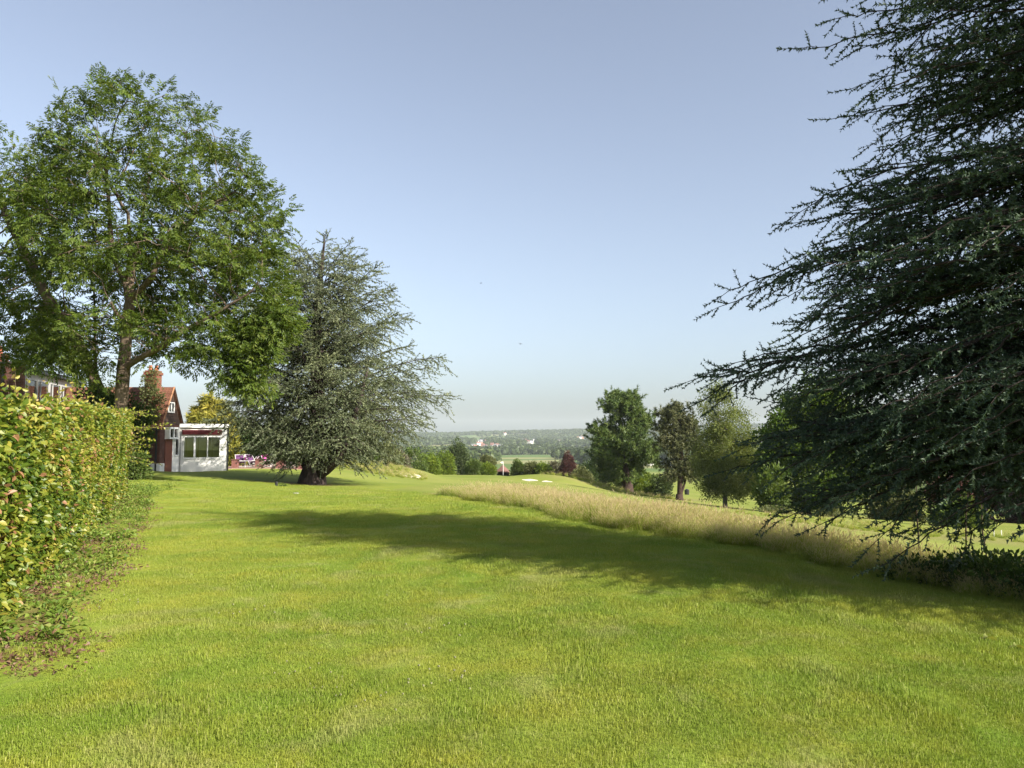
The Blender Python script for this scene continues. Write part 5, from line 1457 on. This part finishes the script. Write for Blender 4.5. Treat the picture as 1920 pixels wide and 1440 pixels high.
for i, (u0, u1, vt, vb, mk, yy, lb) in enumerate((
  (430, 452, 840, 878, 'gold', 58, 'yellow-leaved bush at the white room corner behind the terrace'),
  (445, 500, 800, 882, 'dark', 64, 'dark green tree behind the terrace next to the yellow bush'),
  (488, 545, 790, 880, 'mid', 68, 'green tree behind the middle terrace pillars'),
  (535, 585, 800, 880, 'dark', 66, 'dark green tree behind the pillar nearest the cedar trunk'),
  (615, 665, 812, 884, 'bright', 74, 'sunny leafy tree seen under the right cedar limb'),
  (655, 705, 822, 886, 'lime', 80, 'green bush above the rough grassy bank'),
  (698, 752, 838, 893, 'olive', 92, 'olive bush at the end of the rough grassy bank'),
  (725, 765, 850, 896, 'dusk', 96, 'greyish twiggy bush above the left bunker'))):
    shrub('bush', lb, 'bush', BG, yy, rows_(u0, u1, vt, vb), LF[mk], T_BUSH if yy > 60 else T_SMALL, n=230, seed=100 + i, scale=(.7, 1.1) if yy > 60 else (1.2, 2.0))
shrub('ivy_thicket', 'dark ivy thicket around the ash trunks at the end of the hedge', 'ivy', None, 31, [(738, 165, 232), (770, 150, 268), (810, 150, 272), (850, 150, 266), (885, 150, 262)], LF['dark'], T_SMALL, n=520, seed=120, scale=(.9, 1.6), shell=.4, clumps=40, csig=.1)
shrub('hazel_bush', 'light leafy bush in front of the dark ivy by the cottage wall', 'bush', None, 29.5, [(840, 225, 250), (860, 215, 268), (890, 215, 272)], LF['mid'], T_SMALL, n=160, seed=121, scale=(.7, 1.2))

shrub('chimney_creeper', 'thin leafy creeper climbing over the cottage chimney and roof', 'creeper', None, 44.3, [(688, 276, 290), (715, 270, 294), (745, 264, 306), (770, 262, 302), (795, 250, 296)], LF['olive'], T_SMALL, n=85, seed=122, scale=(.8, 1.4), depth=.15, clumps=0)
# brambles at the right end of the long grass
def brambles():
    r = np.random.default_rng(140); n = 800
    s = .85 + .15 * r.random(n) ** .8; w = 1.9 * r.random(n)
    x, y = strip_pos(s, w + .1)
    z = ground(x, y) + .04 + r.random(n) * .30 * np.clip((s - .84) / .06, .1, 1)
    G = Geo()
    t = [spray_leafy(460 + k, 20, .055, .036, .16, .6) for k in range(3)]
    scatter_sprays(G, t, np.stack([x, y, z], -1), rand_dirs(n, r) + [0, 0, .6], .7 + .7 * r.random(n), r.random(n) * 6, r=r)
    tag(G.build('bramble_patch', LF['bramble']), 'dark tangled brambles and nettles in the shade at the end of the long grass', 'brambles', kind='stuff')
brambles()
for k, (u, v0, v1, yy, ln, lb) in enumerate(((1722, 905, 1045, 12.6, .02, 'thin bare sapling stem with a slight kink rising from the long grass'),
                                   (1811, 930, 1050, 12.2, .10, 'thin leaning sapling stem with leaves at its foot among brambles'),
                                   (1848, 960, 1055, 11.8, -.03, 'thinnest short sapling stem among the brambles beside the cedar'))):
    b = at(u, v1, yy); b[2] = gz(b[0], yy); t = at(u, v0, yy)
    o = thing('sapling', lb, 'sapling', b, 'sapling stems among the brambles')
    g = Geo(); h = t[2] - b[2]
    g.tube([(0, 0, -.1), (.015, 0, h * .35), (-.01 + ln * .4, .01, h * .7), (ln, 0, h + .25)], [.014, .013, .011, .006], k=6); g.build('stem', BARK['brown'], o, smooth=True)
    g = Geo(); r = np.random.default_rng(150 + k); m = 14 if k == 1 else 5
    lv, lf = leaf_shape(.08, .05); P = np.stack([r.normal(size=m) * .07, r.normal(size=m) * .05, h * .25 + r.random(m) * h * (.2 if k == 1 else .8)], -1)
    g.scatter(lv, lf, basis(rand_dirs(m, r)), P, r.random(m)); g.build('leaves', LF['bramble'], o)

# ------------------------------------------------------------------ golf course pieces
M_SAND = plain('bunker_sand', (.62, .54, .42), (.55, .47, .36), scale=3, rough=.95, bmp=.2)
def bunker(u0, u1, v, yy, dep, lift):
    a, b = at(u0, v, yy), at(u1, v, yy); c = (a + b) / 2; rx = (b[0] - a[0]) / 2
    n, m = 28, 6; g = Geo(); V = [np.array([c[0], yy, gz(c[0], yy) + .05])]
    for i in range(1, m + 1):
        for k in range(n):
            t = k / n * 2 * pi; q = i / m * (1 + .12 * sin(3 * t + u0) + .08 * sin(5 * t))
            x, y = c[0] + rx * q * cos(t), yy + dep * q * sin(t)
            V.append(np.array([x, y, gz(x, y) + .05 + lift * max(0, sin(t)) * (i / m) ** 2 - .02 * (i == m)]))
    f = [[0, 1 + k, 1 + (k + 1) % n] for k in range(n)]
    for i in range(m - 1):
        for k in range(n):
            p, q = 1 + i * n + k, 1 + i * n + (k + 1) % n
            f += [[p, p + n, q + n], [p, q + n, q]]
    g.add(V, f); tag(g.build('sand_bunker', M_SAND, smooth=True), kind='structure')
bunker(752, 790, 901, 66.5, 1.3, .05)
bunker(980, 1008, 906, 97.0, 1.2, .04)
bunker(1014, 1036, 909, 96.0, 1.1, .04)
def gazebo():
    y0 = 150.0; c = at(943, 884, y0); zb = c[2] - 2.15
    o = thing('garden_hut', 'small dark hexagonal hut with a pointed red-brown tiled roof behind the golf green', 'hut', (c[0], y0, zb))
    R = 1.35; H = 2.1
    ang = [pi / 6 + k * pi / 3 for k in range(6)]
    for k in range(6):
        a, b = ang[k], ang[(k + 1) % 6]
        p, q = np.array([R * cos(a), R * sin(a), 0]), np.array([R * cos(b), R * sin(b), 0])
        g = Geo(); g.box(p - [.06, .06, .1], p + np.array([.06, .06, H])); g.build('post', BARK['brown'], o)
        g = Geo(); inn = .96; top = H - .05 if sin((a + b) / 2) > -.2 else .9
        P_ = [p * .97, q * .97, q * .97 + [0, 0, top], p * .97 + [0, 0, top], p * .93, q * .93, q * .93 + [0, 0, top], p * .93 + [0, 0, top]]
        g.add(P_, [[0, 1, 2], [0, 2, 3], [4, 6, 5], [4, 7, 6], [3, 2, 6], [3, 6, 7]]); g.build('wall_panel', M_BOARD, o)
    g = Geo(); e = R + .18
    V = [(e * cos(a), e * sin(a), H - .05) for a in ang] + [(0, 0, H + 1.38)] + [(e * cos(a), e * sin(a), H + .06) for a in ang]
    f = [[7 + k, 7 + (k + 1) % 6, 6] for k in range(6)] + [[k, (k + 1) % 6, 7 + (k + 1) % 6] for k in range(6)] + [[k, 7 + (k + 1) % 6, 7 + k] for k in range(6)] + [[0, k + 1, k] for k in range(1, 5)]
    g.add(V, f); rf = g.build('roof', plain('hut_tiles', (.20, .105, .085), (.13, .07, .06), scale=4, rough=.9, bmp=.5), o)
    g = Geo(); g.tube([(0, 0, H + 1.3), (0, 0, H + 1.6), (0, 0, H + 1.75)], [.05, .04, .01], k=6); g.build('finial', BARK['brown'], rf)
gazebo()
def flag():
    p = at(943.5, 891, 117); z = gz(p[0], 117)
    o = thing('golf_flag', 'white golf flag on a thin pale stick standing on the green', 'flag', (p[0], 117, z))
    g = Geo(); g.tube([(0, 0, -.1), (0, 0, 2.15)], .032, k=6); g.build('stick', M_WTRIM, o)
    g = Geo(); n = 6
    for i in range(n):
        x0, x1 = -.5 * i / n, -.5 * (i + 1) / n
        w0, w1 = .05 * sin(i * 1.1), .05 * sin((i + 1) * 1.1)
        g.quad((x0, w0, 1.78 + .03 * i), (x1, w1, 1.78 + .03 * (i + 1)), (x1, w1, 2.14 - .03 * (i + 1)), (x0, w0, 2.14 - .03 * i))
    g.build('cloth', M_WTRIM, o)
flag()
M_LUMP = plain('pale_lump', (.55, .50, .46), (.40, .36, .33), scale=6, rough=.9, bmp=.4)  # pale lumps stand in for small shapes of unknown kind
def stand_in_lump(u, v, yy, s, lb, seed):
    r = np.random.default_rng(seed); p = at(u, v, yy); z = gz(p[0], yy)
    g = Geo(); n, m = 10, 6; V = []
    for i in range(m):
        t = i / (m - 1) * pi * .62
        for k in range(n):
            a = k / n * 2 * pi; q = 1 + .18 * r.normal()
            V.append((s * sin(t) * cos(a) * q, s * .8 * sin(t) * sin(a) * q, s * .95 * cos(t) * (1 + .06 * r.normal())))
    f = []
    for i in range(m - 1):
        for k in range(n): f += [[i * n + k, (i + 1) * n + k, (i + 1) * n + (k + 1) % n], [i * n + k, (i + 1) * n + (k + 1) % n, i * n + (k + 1) % n]]
    g.add(V, f); o = g.build('stand_in_lump', M_LUMP, smooth=True); o.location = (p[0], yy, z + s * .1)
    tag(o, lb, 'stand_in_lump', 'pale stand-in lumps by the rough')
stand_in_lump(1128, 909, 108, .42, 'larger pale rounded stand-in for an unidentified object at the top of the straw-coloured rough left of the pine', 1)
stand_in_lump(1119, 911, 108, .22, 'small pale stand-in lump beside the larger rounded one near the pine', 2)
def post(name, u, v0, v1, yy, w, m, lb, cat='post', group=None):
    p = at(u, v1, yy); z = gz(p[0], yy); h = at(u, v0, yy)[2] - z
    o = thing(name, lb, cat, (p[0], yy, z), group)
    g = Geo(); g.tube([(0, 0, -.15), (0, 0, h - .04)], w, k=8); g.build('shaft', m, o)
    g = Geo(); g.tube([(0, 0, h - .041), (0, 0, h)], [w * 1.15, w * .8], k=8); g.build('cap', m, o)
post('marker_post', 518, 903, 917, 31.5, .055, M_BLACK, 'short black post standing on the lawn left of the blue-green cedar trunk')
post('white_post', 667, 872.5, 880, 66, .10, M_WTRIM, 'short white post at the top of the rough bank right of the cedar', group='white marker posts')
post('white_post', 1793, 991, 1004, 37, .035, M_WTRIM, 'short white post on the slope below the spreading bush', group='white marker posts')
post('white_post', 1864, 992, 1006, 37, .018, M_WTRIM, 'thin pale stake before the copper beech, nearer to the white post', group='white marker posts')
post('white_post', 1878, 994, 1008, 37, .018, M_WTRIM, 'thin pale stake before the copper beech, farther from the white post', group='white marker posts')
def dark_shape():
    p = at(1288, 929, 128); z = gz(p[0], 128)  # drum and lid stand in for a dark object of unknown kind
    o = thing('dark_stand_in', 'small black stand-in for an unidentified object on the far fairway seen beneath the open pine', 'bin', (p[0], 128, z))
    g = Geo(); g.tube([(0, 0, -.05), (0, 0, .75), (0, 0, .82)], [.36, .4, .34], k=12); g.build('drum', M_BLACK, o)
    g = Geo(); g.tube([(0, 0, .80), (0, 0, .95)], [.36, .12], k=12); g.build('lid', M_BLACK, o)
dark_shape()
def cover():
    p = at(555, 926, 24.5); z = gz(p[0], 24.5)
    g = Geo(); g.tube([(0, 0, -.05), (0, 0, .02), (0, 0, .03)], [.09, .09, .07], k=14)
    o = g.build('sprinkler_cover', plain('weathered_plastic', (.30, .29, .25), (.22, .21, .19), scale=9, rough=.8)); o.location = (p[0], 24.5, z + .012)
    tag(o, 'small round pale cover set into the lawn in front of the blue-green cedar', 'cover')
cover()
shrub('weed_clump', 'small leafy weed at the foot of the short black post', 'weed', None, 31.2, [(909, 526, 530), (913, 521, 536), (917, 522, 535)], LF['mid'], T_SMALL, n=14, seed=130, scale=(.4, .6), stems=2, clumps=0)
def fallen(u, v, s, lb, seed):
    d = ray(u, v); y = EYE / -d[2] * d[1]; p = at(u, v, y); z = gz(p[0], y)
    o = thing('fallen_leaf', lb, 'leaf', (p[0], y, z + .03), 'curled leaves lying on the lawn')
    r = np.random.default_rng(seed); g = Geo(); n = 9
    t = np.linspace(0, 1, n); wd = s * .34 * np.sin(pi * np.clip(t * .96 + .02, 0, 1)) ** .7 * (1 + .2 * np.sin(t * 22)); V = []
    for i in range(n):
        x = (t[i] - .5) * s; zc = .02 * s / .12 * sin(t[i] * 5) 
        V += [(x, -wd[i], zc + .03 * wd[i] / .04 * .5), (x, 0, zc - .006), (x, wd[i], zc + .02 * sin(i))]
    f = []
    for i in range(n - 1):
        for k in range(2): f += [[3 * i + k, 3 * i + 3 + k, 3 * i + 4 + k], [3 * i + k, 3 * i + 4 + k, 3 * i + 1 + k]]
    g.add(V, f, rnd=.9); g.build('blade', LF['birch'], o, smooth=True)
    g = Geo(); g.tube([(-s * .75, .01, .004), (-s * .5, 0, .006)], .002, k=4); g.build('stalk', M_TWIG, o)
fallen(1858, 1191, .12, 'curled pale green leaf lying on the sunlit lawn', 1)
fallen(1911, 1207, .09, 'smaller curled leaf lying just beyond the larger pale green one', 2)
def bird(u, v, yy, rz, lb):
    p = at(u, v, yy)
    o = thing('bird', lb, 'bird', p, 'birds flying over the valley'); o.rotation_euler = (.25, -.35, rz)
    m = plain('bird_feathers', (.04, .04, .045), (.03, .03, .035), scale=9, rough=.7)
    g = Geo(); g.tube([(-.10, 0, 0), (-.06, 0, 0), (0, 0, 0), (.07, 0, .01), (.10, 0, .01)], [.004, .02, .028, .022, .004], k=8)
    g.add([(-.09, 0, 0), (-.17, .035, 0), (-.14, 0, 0), (-.17, -.035, 0), (-.14, 0, .006)], [[0, 1, 4], [0, 4, 3], [0, 2, 1], [0, 3, 2]]); g.build('body', m, o, smooth=True)
    for s in (-1, 1):
        g = Geo(); g.add([(.05, .02 * s, .01), (-.03, .02 * s, .01), (.03, .12 * s, .05), (-.02, .12 * s, .05), (-.08, .26 * s, .03), (.0, .1 * s, .056)], [[0, 1, 3], [0, 3, 2], [2, 3, 4], [0, 5, 2], [0, 1, 5], [2, 5, 4]]); g.build('wing', m, o)
bird(902, 531, 75, .3, 'tiny dark bird flying higher in the open sky'); bird(976, 645, 60, 1.0, 'tiny dark bird flying lower in the open sky')

# ------------------------------------------------------------------ valley woods, far houses, haze
def woods():
    r = np.random.default_rng(200)
    ts = []
    for k in range(5):
        g = Geo(); n = 110
        d = rand_dirs(n, r); d[:, 2] = np.abs(d[:, 2]) * 1.0 - .15 * (r.random(n) < .4)
        lump = 1 + .25 * np.sin(d[:, 0] * 3 + k) * np.cos(d[:, 1] * 4 + 2 * k)
        sh = np.array([1, 1, 1.15 + .25 * (k % 3)])
        P = d * sh * lump[:, None] * (.78 + .25 * r.random((n, 1))) + [0, 0, .9]
        nrm = d + r.normal(size=d.shape) * .35
        M = basis(np.cross(nrm, rand_dirs(n, r)), None); 
        a, b = M[:, :, 0], np.cross(nrm / np.linalg.norm(nrm, axis=1, keepdims=True), M[:, :, 0])
        s = (.24 + .22 * r.random(n))[:, None]
        V = np.stack([P - a * s - b * s * .6, P + a * s - b * s * .6, P + b * s], 1).reshape(-1, 3)
        rn = .2 + .5 * r.random(n) + .3 * np.clip(d[:, 2], 0, 1) * 0
        g.add(V, np.arange(3 * n).reshape(-1, 3), rnd=np.repeat(rn, 3))
        g.tube([(0, 0, -.6), (0, 0, .9)], [.09, .05], k=4, rnd=0.0)
        ts.append(g)
    def pts(r0, r1, n):
        rad = np.sqrt(r0 ** 2 + (r1 ** 2 - r0 ** 2) * r.random(n)); th = (r.random(n) - .5) * radians(84)
        return rad * np.sin(th), rad * np.cos(th)
    X, Y, S = [], [], []
    for r0, r1, n, s0, thr in ((330, 560, 700, 4.6, .58), (170, 420, 1500, 4.4, -1), (560, 1350, 17000, 5.4, .45), (1350, 2400, 28000, 5.6, .42), (2400, 4400, 46000, 6.5, .43)):
        x, y = pts(r0, r1, n)
        f = fbm(x / 190 + 7, y / 260, 3)
        k = f > thr if thr > 0 else (np.arctan2(x, y) > radians(24 + 0)) & (x > .46 * y)
        # open field strips between the belts of trees
        x, y = x[k], y[k]
        X.append(x); Y.append(y); S.append(s0 * (.7 + .6 * r.random(len(x))))
    x, y, s = np.concatenate(X), np.concatenate(Y), np.concatenate(S)
    for hx, hy in HOUSES_XY:
        dd = np.hypot(hx, hy)
        k = ~((np.abs(x - hx) < 11) & (y < hy + 10) & (y > hy - .2 * dd))
        x, y, s = x[k], y[k], s[k]
    n = len(x); z = ground(x, y)
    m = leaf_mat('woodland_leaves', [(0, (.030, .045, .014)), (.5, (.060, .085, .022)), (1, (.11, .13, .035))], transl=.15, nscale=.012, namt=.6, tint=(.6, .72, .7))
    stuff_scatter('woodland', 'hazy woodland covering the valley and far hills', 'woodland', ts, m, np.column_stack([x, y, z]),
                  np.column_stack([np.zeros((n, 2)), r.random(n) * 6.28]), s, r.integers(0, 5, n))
def ground_hit(u, v):
    """where the sight line through (u, v) meets the far ground"""
    ys = np.exp(np.linspace(log(450), log(4300), 500)); d = ray(u, v)
    x = d[0] / d[1] * ys; zr = EYE + d[2] / d[1] * ys
    k = np.where(ground(x, ys) + 1 > zr)[0]
    i = k[0] if len(k) else 480
    return x[i], ys[i]
HOUSES = []
_r = np.random.default_rng(210)
for u0, u1, v0, v1, n in ((886, 912, 829, 843, 10), (970, 1000, 827, 833, 9), (826, 842, 845, 847, 4), (922, 942, 837, 841, 6), (1072, 1098, 820, 825, 7), (945, 953, 816, 817, 1), (1185, 1215, 868, 872, 3), (1030, 1050, 829, 833, 3), (1230, 1260, 826, 836, 3)):
    for k in range(n): HOUSES.append((u0 + (u1 - u0) * _r.random(), v0 + (v1 - v0) * _r.random(), _r.random()))
HOUSES_XY = [ground_hit(u, v) for u, v, _ in HOUSES]
def far_houses():
    walls = [plain('far_render_white', (.62, .61, .59), (.56, .55, .53), scale=.5), plain('far_brick', (.34, .19, .14), (.30, .17, .13), scale=.5)]
    roofs = [plain('far_tiles_red', (.26, .13, .10), (.22, .11, .09), scale=.5), plain('far_slate', (.16, .16, .17), (.13, .13, .14), scale=.5)]
    for k, ((u, v, q), (x, y)) in enumerate(zip(HOUSES, HOUSES_XY)):
        big = 1.5 if 944 < u < 954 else 1.0
        w, d, h = (7 + 5 * q) * big, 7 * big, 5.2 * big
        z = gz(x, y)
        wi = 0 if (k * 7) % 3 else 1
        lb = ['far white-walled house with a %s roof among hillside woods', 'far brick-walled house with a %s roof among hillside woods'][wi] % ('red-tiled', 'grey slate')[k % 2]
        if big > 1: lb = 'large white house alone near the top of the far ridge'; wi = 0
        o = thing('far_house', lb, 'house', (x, y, z + 3.0), ['far white houses on the wooded hillside', 'far brick houses on the wooded hillside'][wi])
        o.rotation_euler = (0, 0, (q - .5) * 1.6)
        part('wall', walls[wi], o, ((-w / 2, -d / 2, -10), (w / 2, d / 2, h)))
        g = Geo(); e = .5
        V = [(-w / 2 - e, -d / 2 - e, h - .02), (w / 2 + e, -d / 2 - e, h - .02), (w / 2 + e, d / 2 + e, h - .02), (-w / 2 - e, d / 2 + e, h - .02), (-w / 2 - e, 0, h + d * .42), (w / 2 + e, 0, h + d * .42)]
        g.add(V, [[0, 1, 5], [0, 5, 4], [2, 3, 4], [2, 4, 5], [0, 4, 3], [1, 2, 5], [0, 3, 2], [0, 2, 1]]); g.build('roof', roofs[k % 2], o)
far_houses(); woods()

def haze():
    m, nt, out = mat_new('haze_air')
    v = nt.nodes.new('ShaderNodeVolumePrincipled')
    v.inputs['Color'].default_value = (.84, .92, 1.0, 1); v.inputs['Density'].default_value = HAZE; v.inputs['Anisotropy'].default_value = 0.0
    nt.links.new(v.outputs[0], out.inputs['Volume'])
    g = Geo(); g.box(np.array([-6700., -6700, -200]), np.array([6700., 6700, 150]))
    o = g.build('haze', m); tag(o, kind='stuff'); o['label'] = 'pale blue haze in the valley air'; o['category'] = 'haze'
HAZE = 7.5e-5
haze()
